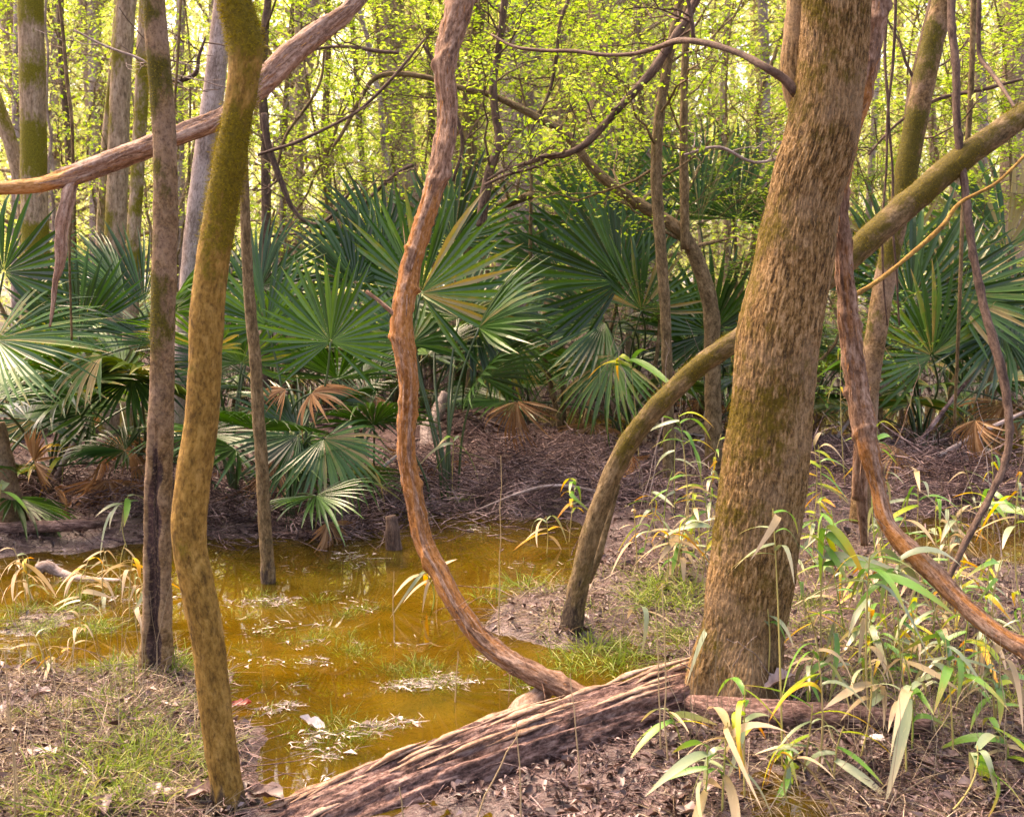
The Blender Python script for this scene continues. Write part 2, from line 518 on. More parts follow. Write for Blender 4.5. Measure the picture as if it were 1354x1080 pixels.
M['culm'] = leafmat('cane_culm', [(0.0, (0.34, 0.25, 0.12)), (0.6, (0.38, 0.32, 0.10)), (1.0, (0.22, 0.30, 0.05))], 0.0, 0.5, 0.4)
M['grass'] = leafmat('grass_blade', [(0.0, (0.10, 0.17, 0.02)), (0.6, (0.22, 0.30, 0.04)), (1.0, (0.42, 0.38, 0.14))], 0.35, 0.5, 0.4)
M['thatch'] = leafmat('dead_grass', [(0.0, (0.09, 0.06, 0.04)), (0.5, (0.24, 0.18, 0.11)), (1.0, (0.54, 0.44, 0.31))], 0.2, 0.7, 0.2, (1, .95, .8))
M['litter'] = leafmat('leaf_litter', [(0.0, (0.030, 0.016, 0.015)), (0.5, (0.11, 0.066, 0.058)), (1.0, (0.36, 0.26, 0.23))], 0.1, 0.45, 0.5, (1, .8, .6))
M['red_leaf'] = leafmat('red_leaf', [(0.0, (0.16, 0.015, 0.008)), (1.0, (0.30, 0.05, 0.02))], 0.2, 0.4, 0.5, (1, .5, .4))
M['float'] = leafmat('floating_bits', [(0.0, (0.17, 0.11, 0.08)), (0.5, (0.42, 0.34, 0.29)), (1.0, (0.66, 0.58, 0.54))], 0.05, 0.35, 0.6, (1, .9, .8))  # pale colour stands in for sky gloss on the bits


def mud_material():
    m = NT('wet_mud')
    p = m.pos()
    n1 = m.noise(p, 3.0, 6, 0.65)
    n2 = m.noise(p, 42.0, 5, 0.7)
    n3 = m.noise(p, 11.0, 4, 0.6)
    col = m.ramp(n1, [(0.3, (0.026, 0.014, 0.014)), (0.5, (0.068, 0.040, 0.038)), (0.7, (0.125, 0.080, 0.072))])
    col = m.mix(m.ramp(n2, [(0.45, 0.0), (0.7, 0.6)]), col, (0.20, 0.135, 0.12))
    col = m.mix(m.ramp(n3, [(0.3, 0.6), (0.5, 0.0)]), col, (0.04, 0.024, 0.02))
    z = m.n('ShaderNodeSeparateXYZ', {0: p}).outputs[2]
    col = m.mix(m.mr(z, 0.0, -0.06), col, (0.20, 0.135, 0.035))
    wet = m.mr(m.math('ADD', z, m.math('MULTIPLY', m.math('SUBTRACT', n3, 0.5), 0.10)), 0.15, 0.05)
    ro = m.mr(wet, 0.0, 1.0, 0.85, m.mr(n2, 0.35, 0.65, 0.18, 0.5))
    h = m.math('ADD', m.math('MULTIPLY', n2, 0.6), n3)
    return m.done(m.princ(Base_Color=col, Roughness=ro, Specular_IOR_Level=m.mr(wet, 0.0, 1.0, 0.12, 0.5), Normal=m.bump(h, 0.8, 0.02)))


def water_material():
    m = NT('tannin_water')
    p = m.pos()
    h = m.noise(m.scale(p, (1.0, 0.6, 1.0)), 3.5, 1, 0.5)
    nb = m.bump(h, 0.05, 0.012)
    murk = m.ramp(m.noise(p, 1.9, 5, 0.65), [(0.32, (0.045, 0.034, 0.003)), (0.5, (0.100, 0.074, 0.007)), (0.68, (0.165, 0.124, 0.016))])
    dif = m.n('ShaderNodeBsdfDiffuse', {'Color': murk}).outputs[0]
    tr = m.n('ShaderNodeBsdfTransparent', {'Color': (0.74, 0.56, 0.13, 1)}).outputs[0]
    body = m.n('ShaderNodeMixShader', {0: 0.34, 1: tr, 2: dif}).outputs[0]
    gl = m.n('ShaderNodeBsdfGlossy', {'Color': (1, 1, 1, 1), 'Roughness': 0.02, 'Normal': nb}).outputs[0]
    fr = m.n('ShaderNodeFresnel', {'IOR': 1.42, 'Normal': nb}).outputs[0]
    return m.done(m.n('ShaderNodeMixShader', {0: fr, 1: body, 2: gl}).outputs[0])


M['mud'] = mud_material()
M['water'] = water_material()

# ------------------------------------------------------------------ ground and water
CTRL = [
    (60, 1000, .06), (180, 980, .07), (150, 930, .035), (280, 1000, .05), (30, 900, .015), (250, 905, .02), (0, 1070, .07), (310, 1060, .06), (200, 880, .02), (100, 1050, .07), (340, 1080, .03), (90, 910, .01),
    (450, 850, -.10), (400, 780, -.12), (550, 950, -.10), (420, 1000, -.08), (380, 1050, -.04), (600, 800, -.10), (480, 1040, -.06), (100, 860, -.04), (60, 780, -.03), (60, 825, .004), (140, 835, -.004), (20, 860, -.02), (180, 850, -.02), (150, 760, -.05), (300, 740, -.10), (640, 720, -.08), (700, 700, -.06), (580, 740, -.10), (480, 740, -.10), (640, 940, -.05), (330, 850, -.08), (330, 930, -.03),
    (20, 690, .05), (110, 690, .05), (200, 690, .05), (350, 690, .05), (430, 690, .03), (300, 655, .12), (400, 650, .14), (470, 660, .03), (500, 690, -.04), (100, 600, .15), (300, 600, .15),
    (560, 650, .10), (650, 640, .12), (700, 650, .10), (780, 640, .10), (640, 560, .22), (560, 590, .24), (700, 600, .16), (620, 665, .05), (680, 672, .03), (760, 665, .03), (620, 690, -.06),
    (690, 550, -.06), (730, 570, -.06), (640, 490, -.06), (700, 500, -.06), (600, 460, 0),
    (760, 830, .07), (700, 815, .03), (830, 770, .07), (850, 700, .09), (740, 760, .0), (900, 780, .09), (820, 850, -.015), (780, 885, -.03), (860, 920, -.01), (700, 880, -.04), (720, 735, -.03), (860, 850, -.01),
    (975, 890, .12), (1100, 900, .1), (1200, 800, .12), (1300, 790, .08), (1250, 650, .14), (1330, 705, -.03), (1290, 725, -.02), (1200, 575, -.03), (1300, 570, -.06), (1320, 600, -.03), (1100, 620, .15), (1050, 650, .12),
    (1250, 1000, .06), (1100, 1000, .05), (950, 1050, .03), (800, 1060, .02), (700, 1070, .02), (1010, 1050, -.012), (1350, 1000, .07), (600, 1090, .0), (500, 1100, .02), (900, 1000, .05),
]
_c = np.array([list(G(a, b)[:2]) + [z] for a, b, z in CTRL])


def H(x, y):
    """ground height"""
    x, y = np.atleast_1d(np.asarray(x, float)), np.atleast_1d(np.asarray(y, float))
    out = np.zeros(len(x))
    for s in range(0, len(x), 40000):
        xx, yy = x[s:s + 40000], y[s:s + 40000]
        dx = xx[:, None] - _c[None, :, 0]
        dy = (yy[:, None] - _c[None, :, 1]) * 0.8
        w = 1.0 / (dx * dx + dy * dy + 0.004) ** 1.8
        z = (w * _c[None, :, 2]).sum(1) / w.sum(1)
        k = np.clip((yy - 11) / 5, 0, 1)
        k = np.maximum(k, np.clip((np.abs(xx) - 6) / 3, 0, 1))
        k = np.maximum(k, np.clip((2.4 - yy) / 0.8, 0, 1))
        q = np.stack([xx, yy, 0 * xx], 1)
        far = 0.06 + 0.14 * fbm(q * 0.35, 31, 2)
        near = 0.08 + 0.05 * fbm(q * 0.6, 32, 2)
        zz = z * (1 - k) + np.where(yy < 5, near, far) * k
        heap = np.exp(-((np.clip(yy, 6.2, 30) - 7.6) / 1.6) ** 2) * (yy > 6.0)
        zz = zz + heap * (0.15 * np.abs(fbm(q * 2.4, 37, 3)) - 0.02 + 0.05 * fbm(q * 7.0, 38, 2)) * np.clip(z / .05, 0, 1)
        zz = zz + 0.022 * fbm(q * 4.0, 33, 3) + 0.010 * vn(q * 22.0, 36) * np.clip(1.5 - yy / 12, 0, 1)
        out[s:s + 40000] = zz
    return out


def HG(px, py):
    """point on the ground under photo pixel (px, py)"""
    g = G(px, py)
    z = float(H(g[0], g[1])[0])
    return G(px, py, max(z, -0.02))


def axis(parts):
    a = []
    for lo, hi, st in parts:
        a.append(np.arange(lo, hi, st))
    return np.concatenate(a)


gx = axis([(-220, -60, 20), (-60, -16, 4), (-16, -6, .5), (-6, 6, .03), (6, 16, .5), (16, 60, 4), (60, 221, 20)])
gy = axis([(-200, -20, 20), (-20, 0, 2), (0, 2.4, .1), (2.4, 8, .025), (8, 13, .06), (13, 24, .3), (24, 64, 2), (64, 225, 20)])
XX, YY = np.meshgrid(gx, gy)
ZZ = H(XX.ravel(), YY.ravel())
mb = MB()
ny, nx = XX.shape
i, j = np.meshgrid(np.arange(ny - 1), np.arange(nx - 1), indexing='ij')
a = i * nx + j
mb.add(np.stack([XX.ravel(), YY.ravel(), ZZ], 1), np.stack([a, a + 1, a + 1 + nx, a + nx], -1).reshape(-1, 4))
link('ground', mb.mesh('ground', M['mud']), kind='structure')

mb = MB()
wx, wy = np.meshgrid(np.linspace(-40, 40, 9), np.linspace(1.2, 60, 9))
i, j = np.meshgrid(np.arange(8), np.arange(8), indexing='ij')
a = i * 9 + j
mb.add(np.stack([wx.ravel(), wy.ravel(), 0 * wx.ravel()], 1), np.stack([a, a + 1, a + 10, a + 9], -1).reshape(-1, 4))
link('water', mb.mesh('water', M['water']), kind='structure')


# ------------------------------------------------------------------ trees
def mossf(bias=0.0, gain=1.4, sc_=5.0, seed=3, side=None, lo=None, hi=None):
    """moss cover over a trunk: patchy, heavier on one side, between two heights along it"""
    def f(TH, S, L, bc, nrm):
        m = bias + gain * fbm(bc.reshape(-1, 3) * sc_, seed, 3).reshape(TH.shape)
        if side is not None:
            m = m + 0.55 * (nrm @ np.asarray(side, float))
        u = S / L
        if lo is not None: m = m + 3.0 * np.clip(u - lo, -0.4, 0.12)
        if hi is not None: m = m + 3.0 * np.clip(hi - u, -0.4, 0.12)
        return np.clip(m, 0, 1)
    return f


def fuzz(root, surf, n, L=0.012, name='moss', seed=4):
    g = np.random.default_rng(seed)
    w = np.clip(surf['M'] - 0.45, 0, 1)
    if w.sum() <= 0: return
    k = g.choice(len(w), n, p=w / w.sum())
    b = surf['V'][k] + g.normal(0, 0.004, (n, 3))
    d = surf['N'][k] + g.normal(0, 0.6, (n, 3)) + np.array((0, 0, 0.3))
    m = MB()
    blades(m, b, d, L * g.uniform(0.5, 1.4, n), 0.0028, 0.2, nst=2, tone=g.uniform(0, 1, n))
    part(name, m, M['moss'], root, kind='stuff')


def grow(p, r, nl, spread, g, ntw=6, nlf=14, lo=0.15, hi=1.0, up=0.5, jit=0.05, tw=0.45, rr=0.3, flat=0.35, azc=None, azw=3.2):
    """limbs and twigs off a trunk path; returns mesh collector and leaf places"""
    m = MB()
    idx = (g.uniform(lo, hi, nl) * (len(p) - 1)).astype(int)
    az = g.uniform(-azw, azw, nl) + (0 if azc is None else azc)
    el = g.normal(up, 0.3, nl)
    L = spread * g.uniform(0.45, 1.2, nl)
    d = np.stack([np.cos(az) * np.cos(el), np.sin(az) * np.cos(el), np.sin(el)], 1)
    p0 = p[idx]
    p2 = p0 + d * L[:, None]
    p2[:, 2] += g.uniform(-0.1, 0.25, nl) * L
    p1 = p0 + d * L[:, None] * 0.5 + g.normal(0, 0.13, (nl, 3)) * L[:, None]
    r0 = np.maximum(r[idx] * rr, 0.004)
    c = rods(m, p0, p1, p2, r0, 0.0025, 8, 5, 0.02, int(g.integers(1e6)))
    # twigs
    li = np.repeat(np.arange(nl), ntw)
    st = g.integers(2, 8, nl * ntw)
    q0 = c[li, st]
    dd = unit(d[li] + g.normal(0, 0.75, (nl * ntw, 3)) * np.array((1, 1, flat * 1.4)))
    TL = L[li] * tw * g.uniform(0.4, 1.2, nl * ntw)
    q2 = q0 + dd * TL[:, None]
    q1 = (q0 + q2) / 2 + g.normal(0, 0.1, q0.shape) * TL[:, None]
    ct = rods(m, q0, q1, q2, np.minimum(r0[li] * 0.45, 0.005), 0.0015, 5, 3, 0.03, int(g.integers(1e6)))
    if not nlf: return m, None
    k = np.repeat(np.arange(nl * ntw), nlf)
    s = g.uniform(0.2, 1.0, len(k)) * 4
    i0 = np.minimum(s.astype(int), 3)
    f = (s - i0)[:, None]
    lp = ct[k, i0] * (1 - f) + ct[k, i0 + 1] * f + g.normal(0, 1, (len(k), 3)) * jit * np.array((1, 1, 0.6))
    return m, lp


def tree(name, label, path, d, mat, cat='tree', group=None, seg=14, step=0.05, limbs=0, spread=1.0, leaf=0.04, lm='spring', fl=.010, thin=1.0, tw=.45,
         ntw=6, nlf=14, lo=0.15, hi=1.0, up=0.5, seed=1, fz=0, loc=None, flat=0.5, jit=0.05, trunk='trunk', brm=None, azc=None, azw=3.2, **tk):
    g = np.random.default_rng(seed)
    pts, rad = PATH(path, d) if not isinstance(path, tuple) else path
    rad = rad * thin
    base = pts[0]
    root = thing(name, label, cat, base if loc is None else loc, group)
    m = MB()
    s = tube(m, pts, rad, seg, step, seed=seed, **tk)
    part(trunk, m, mat, root)
    if fz: fuzz(root, s, fz, fl, seed=seed)
    if limbs:
        bm_, lp = grow(s['p'], s['r'], limbs, spread, g, ntw, nlf, lo, hi, up, jit, tw, flat=flat, azc=azc, azw=azw)
        part('branches', bm_, brm or mat, root, kind='stuff')
        if nlf:
            c = MB()
            leaves(c, lp, leaf, seed, flat=flat)
            part('crown', c, M[lm], root, kind='stuff')
    return root, s


def base_of(px, py):
    return float(HG(px, py)[1])


def foot(h, fl=.2, n=4):
    """wet stained foot with a slight root flare"""
    def f(RR, tn, TH, S, L, bc):
        RR = RR * (1 + fl * np.exp(-S / (h * .35)) * (.6 + .5 * np.sin(TH * n + 1)))
        j = vn(np.stack([np.cos(TH.ravel()) * 3, np.sin(TH.ravel()) * 3, S.ravel() * 14], 1), 17).reshape(S.shape)
        return RR, np.clip((h - S) / (h * .7) + j * .8, 0, 1)
    return f


# --- big leaning tree on the right
D1 = base_of(975, 893)
g = np.random.default_rng(5)


def flare(RR, tn, TH, S, L, bc):
    # interlaced bark plates: elongated cells with furrows between them
    r0 = 0.155
    nc = 80
    A = (TH / (2 * math.pi) * nc + 0.9 * vn(bc * np.array((9, 9, 7)), 71).reshape(S.shape)).ravel()
    Bv = (S / 0.047).ravel() + 0.35 * vn(bc * 25.0, 72)
    f1, f2, hc = np.full(A.shape, 9.0), np.full(A.shape, 9.0), np.zeros(A.shape)
    ia, ib = np.floor(A).astype(int), np.floor(Bv).astype(int)
    for da in (-1, 0, 1):
        for db in (-1, 0, 1):
            ca, cb = ia + da, ib + db
            h1 = _hash(ca % nc, cb, 0 * ca, 5); h2 = _hash(ca % nc, cb, 0 * ca, 6)
            dst = np.hypot(A - (ca + 0.15 + 0.7 * h1), Bv - (cb + 0.1 + 0.8 * h2))
            nw = dst < f1
            f2 = np.where(nw, f1, np.minimum(f2, dst)); hc = np.where(nw, h1, hc); f1 = np.where(nw, dst, f1)
    fw = np.clip((f2 - f1) / 0.34, 0, 1)
    RR = RR + ((0.0030 + 0.0022 * vn(bc * 6.0, 73)) * (fw * fw * (3 - 2 * fw)) + 0.0020 * hc - 0.0035).reshape(S.shape)
    k = np.exp(-S / 0.16)
    RR = RR * (1 + k * (0.10 + 0.16 * np.sin(TH * 5 + 1.0) + 0.1 * np.sin(TH * 3)))
    return RR, tn


big_path = [(966, 928, 140), (970, 893, 124), (983, 830, 108), (993, 760, 114), (1004, 680, 116), (1014, 600, 114), (1022, 520, 108), (1030, 440, 108), (1048, 350, 102), (1064, 260, 90), (1086, 180, 92), (1097, 110, 88), (1103, 40, 86), (1108, -40, 88), (1116, -160, 82), (1130, -330, 74), (1150, -620, 56)]
pts, rad = PATH(big_path, D1)
big = thing('leaning_tree', 'thick leaning tree with ridged brown bark and dark moss patches', 'tree', pts[1])
m = MB()
bs = tube(m, pts, rad, 300, 0.0075, lump=0.05, lsc=5, ridge=0.0020, rx=110, rz=40, seed=2,
          moss=mossf(0.36, 0.75, 5.0, 21, side=(-0.35, 0.1, 0)), shape=flare)
part('trunk', m, M['bark_big'], big)
fuzz(big, bs, 5000, 0.006, seed=3)
for lab, pth, wob in (
    ('upright limb forking off the left side of the trunk', [(1072, 175, 24), (1056, 135, 32), (1050, 95, 34), (1052, 50, 33), (1058, -10, 32), (1062, -100, 28), (1060, -300, 20)], 0.0),
    ('thin grey limb curving out to the left', [(1054, 124, 15), (1036, 104, 12), (1010, 88, 10), (980, 72, 8.5), (945, 60, 8), (912, 54, 8), (892, 55, 8), (872, 62, 6.5), (840, 71, 5.5), (800, 73, 5), (760, 68, 5), (720, 67, 4.5), (680, 62, 4), (650, 46, 3)], 0.0),
):
    m = MB()
    q, r = PATH(pth, D1 + (0.05 if 'upright' in lab else 0.0))
    if 'thin' in lab:
        q[3:, 1] += np.linspace(0.1, 1.3, len(q) - 3)
        q = np.array([P(a[0], a[1], y) for a, y in zip(pth, q[:, 1])])
        r = np.array([a[2] * .5 * y / F for a, y in zip(pth, q[:, 1])])
    tube(m, q, r, 14, 0.03, seed=8, lump=0.12, lsc=20, moss=mossf(-0.25, 1.0, 9, 5))
    part('limb', m, M['bark_dark' if 'thin' in lab else 'bark_big'], big, label=lab)

# --- arching mossy tree passing behind the big one
D2 = base_of(760, 826)
arch = [(755, 852, 38), (757, 822, 33), (763, 785, 30), (771, 745, 30), (783, 700, 31), (801, 650, 31), (823, 600, 31), (850, 560, 31), (880, 527, 31), (922, 486, 31), (966, 455, 32), (1010, 428, 34), (1060, 392, 36), (1110, 352, 37), (1160, 306, 39), (1210, 262, 40), (1262, 218, 39), (1310, 182, 36), (1360, 148, 32), (1420, 110, 28), (1500, 50, 24), (1580, -30, 18)]
dep = np.interp(np.arange(len(arch)), [0, 8, 12, 20], [D2, D2 - 0.05, D2 + 0.05, D2 + 0.3])
arch = [a + (float(y),) for a, y in zip(arch, dep)]
tree('arching_tree', 'mossy stem arching up from the mud and passing behind the leaning tree', arch, D2, M['bark_olive'], seg=32, step=0.016, thin=.86,
     moss=mossf(0.08, 1.2, 6, 31, side=(0, -0.1, 0.5), lo=0.06), lump=0.11, lsc=11, ridge=0.003, rx=60, rz=16, fz=11000, fl=.007, seed=12, shape=foot(.28, .4))
m_ = [(790, 780, 10), (800, 740, 12), (806, 700, 9), (812, 660, 8)]

# --- mossy crooked tree, left foreground
D3 = base_of(300, 1058)
mossy = [(306, 1100, 52), (303, 1062, 46), (297, 1020, 43), (288, 960, 44), (281, 900, 44), (274, 840, 45), (262, 780, 44), (252, 730, 45), (250, 690, 46), (256, 630, 46), (266, 560, 44), (271, 480, 43), (274, 410, 44), (282, 340, 42), (292, 280, 42), (303, 220, 41), (313, 160, 38), (321, 110, 39), (325, 62, 42), (317, 22, 41), (306, -20, 38), (300, -90, 36), (296, -220, 38), (300, -420, 32)]
tree('crooked_tree', 'crooked mossy trunk in the left foreground with a dark wet foot', mossy, D3, M['bark_ochre'], seg=56, step=0.012,
     moss=mossf(0.36, 1.0, 5, 41, side=(0.1, 0, 0), lo=0.46), lump=0.07, lsc=10, ridge=0.0016, rx=70, rz=22, fz=16000, fl=.009, seed=14, shape=foot(.17, .25))


# --- split hollow trunk beside it
D4 = base_of(207, 888)


def hollow(RR, tn, TH, S, L, bc):
    c = np.exp(-((np.abs((TH + HOLLOW + math.pi) % (2 * math.pi) - math.pi)) / (0.58 + 0.34 * vn(np.stack([0 * S.ravel(), S.ravel() * 11, np.sign(TH.ravel() - 3.1)], 1), 23).reshape(S.shape))) ** 4)
    e = np.clip((0.98 - S) / 0.25, 0, 1)
    jag = 0.35 * vn(np.stack([TH.ravel() * 5, S.ravel() * 9, 0 * S.ravel()], 1), 8).reshape(S.shape)
    k = np.clip(c * 1.35 * e + jag * (e > 0) * c, 0, 1)
    RR = RR * (1 - 0.62 * k)
    RR = RR * (1 + 0.16 * np.exp(-S / 0.12) * (1 + np.sin(TH * 4)))
    return RR, np.clip(k * 1.5 - 0.1, 0, 1)


HOLLOW = 0.06
split = [(207, 910, 46), (207, 885, 42), (208, 820, 38), (208, 740, 37), (209, 660, 36), (211, 600, 34), (214, 520, 32), (215, 440, 31), (217, 360, 31), (219, 280, 31), (218, 200, 30), (214, 130, 29), (208, 60, 28), (203, 0, 27), (198, -80, 26), (190, -260, 22), (185, -500, 16)]
tree('hollow_tree', 'slim speckled trunk with a dark rotten hollow splitting its base', split, D4, M['bark_speckled'], seg=64, step=0.013,
     moss=mossf(0.1, 1.4, 6, 51, side=(-0.6, 0, 0), lo=0.35), lump=0.07, lsc=12, ridge=0.002, rx=80, rz=60, fz=4000, seed=15, shape=hollow)

# --- smooth pale trunk behind them, and the slim sapling standing in water
D5 = 7.4
tree('pale_tree', 'smooth grey trunk with pale patches standing between the two left trunks', [(228, 690, 36), (232, 640, 32), (238, 560, 30), (244, 480, 30), (251, 400, 30), (258, 320, 30), (268, 230, 28), (280, 140, 27), (290, 60, 26), (297, 0, 26), (304, -80, 24), (320, -300, 18)], D5, M['bark_pale'], seg=24, step=0.04, lump=0.07, lsc=8, ridge=0.002, rx=30, rz=12, seed=16, moss=mossf(-0.35, 1.0, 5, 8))
D6 = base_of(355, 775)
tree('sapling', 'straight thin brown sapling standing in the amber pool', [(356, 800, 22), (355, 775, 19), (353, 730, 18), (350, 690, 17), (346, 610, 17), (341, 540, 16), (338, 480, 16), (332, 420, 15), (327, 350, 14), (324, 280, 13), (322, 200, 11), (320, 120, 10), (321, 30, 9), (318, -80, 8)], D6, M['bark_olive'], seg=18, step=0.02, shape=foot(.27, .2), lump=0.1, lsc=16, ridge=0.001, rx=90, rz=50, seed=17, moss=mossf(-0.2, 0.8, 7, 9))

# --- right: mossy slim trunk behind the vine
D7 = 5.6
tree('slim_tree', 'slim mossy trunk rising behind the peeling vine on the right', [(1138, 690, 30), (1141, 640, 28), (1146, 560, 27), (1150, 500, 27), (1160, 430, 28), (1172, 360, 27), (1186, 290, 28), (1200, 220, 28), (1213, 150, 29), (1228, 80, 28), (1244, 10, 27), (1258, -60, 25), (1290, -260, 20)], D7, M['bark_speckled'], seg=32, step=0.022, lump=0.08, lsc=9, ridge=0.002, rx=50, rz=18, seed=18, moss=mossf(0.25, 1.2, 5, 61, side=(-0.5, 0, 0), lo=0.35), fz=5000)
# dark forked stem next to it
tree('dark_stem', 'dark leaning stem crossing behind the slim mossy trunk', [(1150, 560, 8), (1165, 420, 9), (1178, 330, 10), (1195, 220, 11), (1206, 130, 14), (1222, 60, 15), (1240, -20, 15), (1262, -140, 12)], 6.6, M['bark_dark'], seg=10, step=0.05, lump=0.12, lsc=12, seed=19, limbs=5, spread=0.7, ntw=4, nlf=8, leaf=0.035, lo=0.5)


# ------------------------------------------------------------------ woody vines
def knots(step_, amp, seed=0, peel=0.0, orange=None):
    def f(RR, tn, TH, S, L, bc):
        ph = S / step_ + 1.1 * vn(np.stack([0 * S.ravel(), S.ravel() * 2.1, 0 * S.ravel()], 1), seed).reshape(S.shape) + 0.12 * np.cos(TH + 3 * S)
        k = np.exp(-(np.abs(ph - np.round(ph)) * step_ / 0.016) ** 2)
        RR = RR * (1 + amp * k * (0.6 + 0.7 * np.cos(TH + np.round(ph) * 2.4)))
        st = vn(np.stack([np.cos(TH.ravel()) * 3, np.sin(TH.ravel()) * 3, S.ravel() * 1.6], 1) + seed, seed + 2).reshape(S.shape)
        RR = RR * (1 + 0.08 * np.sign(st - 0.1) * peel)
        return RR, np.clip(0.5 - peel * st * 0.9 + (0 if orange is None else np.interp(S / L, *orange)), 0, 1)
    return f


def shreds(root, s, n, L, mat, seed, lo=0.0, hi=1.0):
    """loose strips of bark, each its own part"""
    g = np.random.default_rng(seed)
    for k in range(n):
        i = int(g.uniform(lo, hi) * (len(s['p']) - 2))
        t = s['t'][i] * (1 if g.random() < 0.5 else -1)
        a = g.uniform(0, 6.28)
        nn = np.cross(s['t'][i], unit(g.normal(0, 1, 3)))
        nn = unit(nn)
        if nn[1] > 0: nn = -nn
        m = MB()
        b = s['p'][i] + nn * s['r'][i] * 0.98
        blades(m, b[None], (t + nn * g.uniform(0.08, 0.4))[None], L * g.uniform(.5, 1.3), 0.006 * g.uniform(.6, 1.5), g.uniform(0, .3), nst=5, tone=0.4, side=np.cross(t, nn)[None])
        part('bark_strip', m, mat, root)


def fibres(root, s, n, mat, seed, lo=0.0):
    g = np.random.default_rng(seed)
    k = g.integers(int(lo * (len(s['V']) - 1)), len(s['V']), n)
    i = np.minimum(k * len(s['p']) // len(s['V']), len(s['p']) - 1)
    t = s['t'][i] * g.choice((-1, 1), n)[:, None]
    m = MB()
    blades(m, s['V'][k], t + s['N'][k] * g.uniform(.05, .5, n)[:, None], g.uniform(.008, .04, n), g.uniform(.001, .004, n), g.uniform(0, .3, n), nst=4, tone=g.uniform(0, 1, n), side=unit(np.cross(t, s['N'][k])))
    part('loose_fibres', m, mat, root, kind='stuff')


DV = 3.75
vine = [(612, -60, 44, 4.4), (607, 5, 42, 4.3), (594, 55, 34, 4.25), (588, 95, 30, 4.2), (592, 145, 28, 4.2), (586, 200, 31, 4.15), (569, 265, 30, 4.1), (552, 320, 31, 4.05), (539, 370, 32, 4.0), (532, 415, 33, 3.95), (533, 455, 34, 3.92), (540, 500, 28, 3.9), (538, 550, 27, 3.88), (537, 600, 27, 3.86), (547, 655, 28, 3.84), (560, 715, 29, 3.8), (580, 755, 29, 3.75), (604, 800, 29, 3.7), (632, 840, 30, 3.66), (670, 870, 32, 3.62), (712, 893, 33, 3.58), (752, 912, 30, 3.55), (800, 930, 24, 3.5)]
root, s = tree('twisting_vine', 'thick twisting vine with orange peeling bark dropping to the fallen log', vine, DV, M['vine'], 'vine', seg=40, step=0.01,
               lump=0.16, lsc=16, ridge=0.0032, rx=80, rz=12, seed=22, thin=.86, shape=knots(0.26, 0.24, 3, 0.8, ((0, .28, .36, .62, .8, 1), (-.6, -.45, .35, .38, .05, -.4))), trunk='stem')
shreds(root, s, 30, 0.10, M['vine'], 5, 0.02, 0.95)
fibres(root, s, 900, M['vine'], 51)
m = MB()
q, r = PATH([(533, 425, 9), (515, 410, 6), (500, 397, 5), (484, 385, 5)], 3.93)
tube(m, q, r, 8, 0.02, seed=3, lump=0.2, lsc=40)
part('side_shoot', m, M['vine'], root)
g = np.random.default_rng(6)
m = MB()
k = g.integers(int(len(s['p']) * .74), int(len(s['p']) * .93), 26)
b = s['p'][k]
e = b + g.normal(0, 0.09, (26, 3)) * np.array((1, 1, .7))
rods(m, b, (b + e) / 2 + g.normal(0, .03, b.shape), e, 0.0022, 0.0008, 6, 4)
part('rootlets', m, M['vine'], root)

rv = [(1166, -60, 32, 3.84), (1158, 0, 32, 3.82), (1150, 60, 30, 3.8), (1143, 110, 26, 3.77), (1137, 135, 27, 3.75), (1123, 180, 24, 3.73), (1115, 230, 23, 3.72), (1111, 270, 21, 3.70), (1115, 320, 22, 3.70), (1119, 380, 23, 3.70), (1124, 440, 26, 3.7), (1132, 500, 28, 3.68), (1140, 550, 30, 3.66), (1147, 590, 27, 3.62), (1160, 640, 19, 3.58), (1172, 690, 20, 3.52), (1196, 720, 22, 3.45), (1232, 755, 23, 3.36), (1270, 795, 23, 3.27), (1310, 830, 23, 3.18), (1360, 862, 24, 3.1), (1430, 900, 24, 3.0), (1500, 960, 22, 2.9)]
root, s = tree('peeling_vine', 'knotted vine hugging the right side of the leaning tree before sweeping down right', rv, 3.7, M['vine'], 'vine', seg=40, step=0.01,
               lump=0.16, lsc=15, ridge=0.003, rx=80, rz=12, seed=25, shape=knots(0.24, 0.24, 9, 0.7, ((0, .13, .2, .3, .55, .6, 1), (-.5, -.3, .5, -.3, -.3, .1, -.2))), trunk='stem')
shreds(root, s, 26, 0.09, M['vine'], 9, 0.02, 0.9)
fibres(root, s, 900, M['vine'], 52)
m = MB()
q, r = PATH([(1098, 190, 5, 3.72), (1100, 220, 9, 3.69), (1101, 255, 8, 3.67), (1101, 275, 2, 3.69)], 3.7)
tube(m, q, r, 8, 0.02, seed=3, lump=0.2, lsc=40)
part('bark_flap', m, M['dead_wood'], root)
for k, pth in enumerate(([(1134, 660, 15, 3.7), (1136, 600, 16, 3.69), (1143, 545, 16, 3.68)], [(1143, 545, 20, 3.68), (1139, 640, 17, 3.7), (1143, 720, 10, 3.74)])):
    m = MB()
    q, r = PATH(pth, 3.7)
    tube(m, q, r, 12, 0.02, seed=30 + k, lump=0.12, lsc=20)
    part('offshoot', m, M['vine'], root)
# thin yellow branch of it to the right
m = MB()
q, r = PATH([(1122, 395, 7, 3.72), (1160, 372, 6, 3.8), (1200, 340, 6, 3.9), (1245, 300, 7, 4.0), (1270, 268, 5, 4.05), (1320, 240, 4, 4.1), (1370, 190, 4, 4.2)], 3.8)
tube(m, q, r, 8, 0.03, seed=31, lump=0.15, lsc=20)
part('shoot', m, M['bark_ochre'], root)

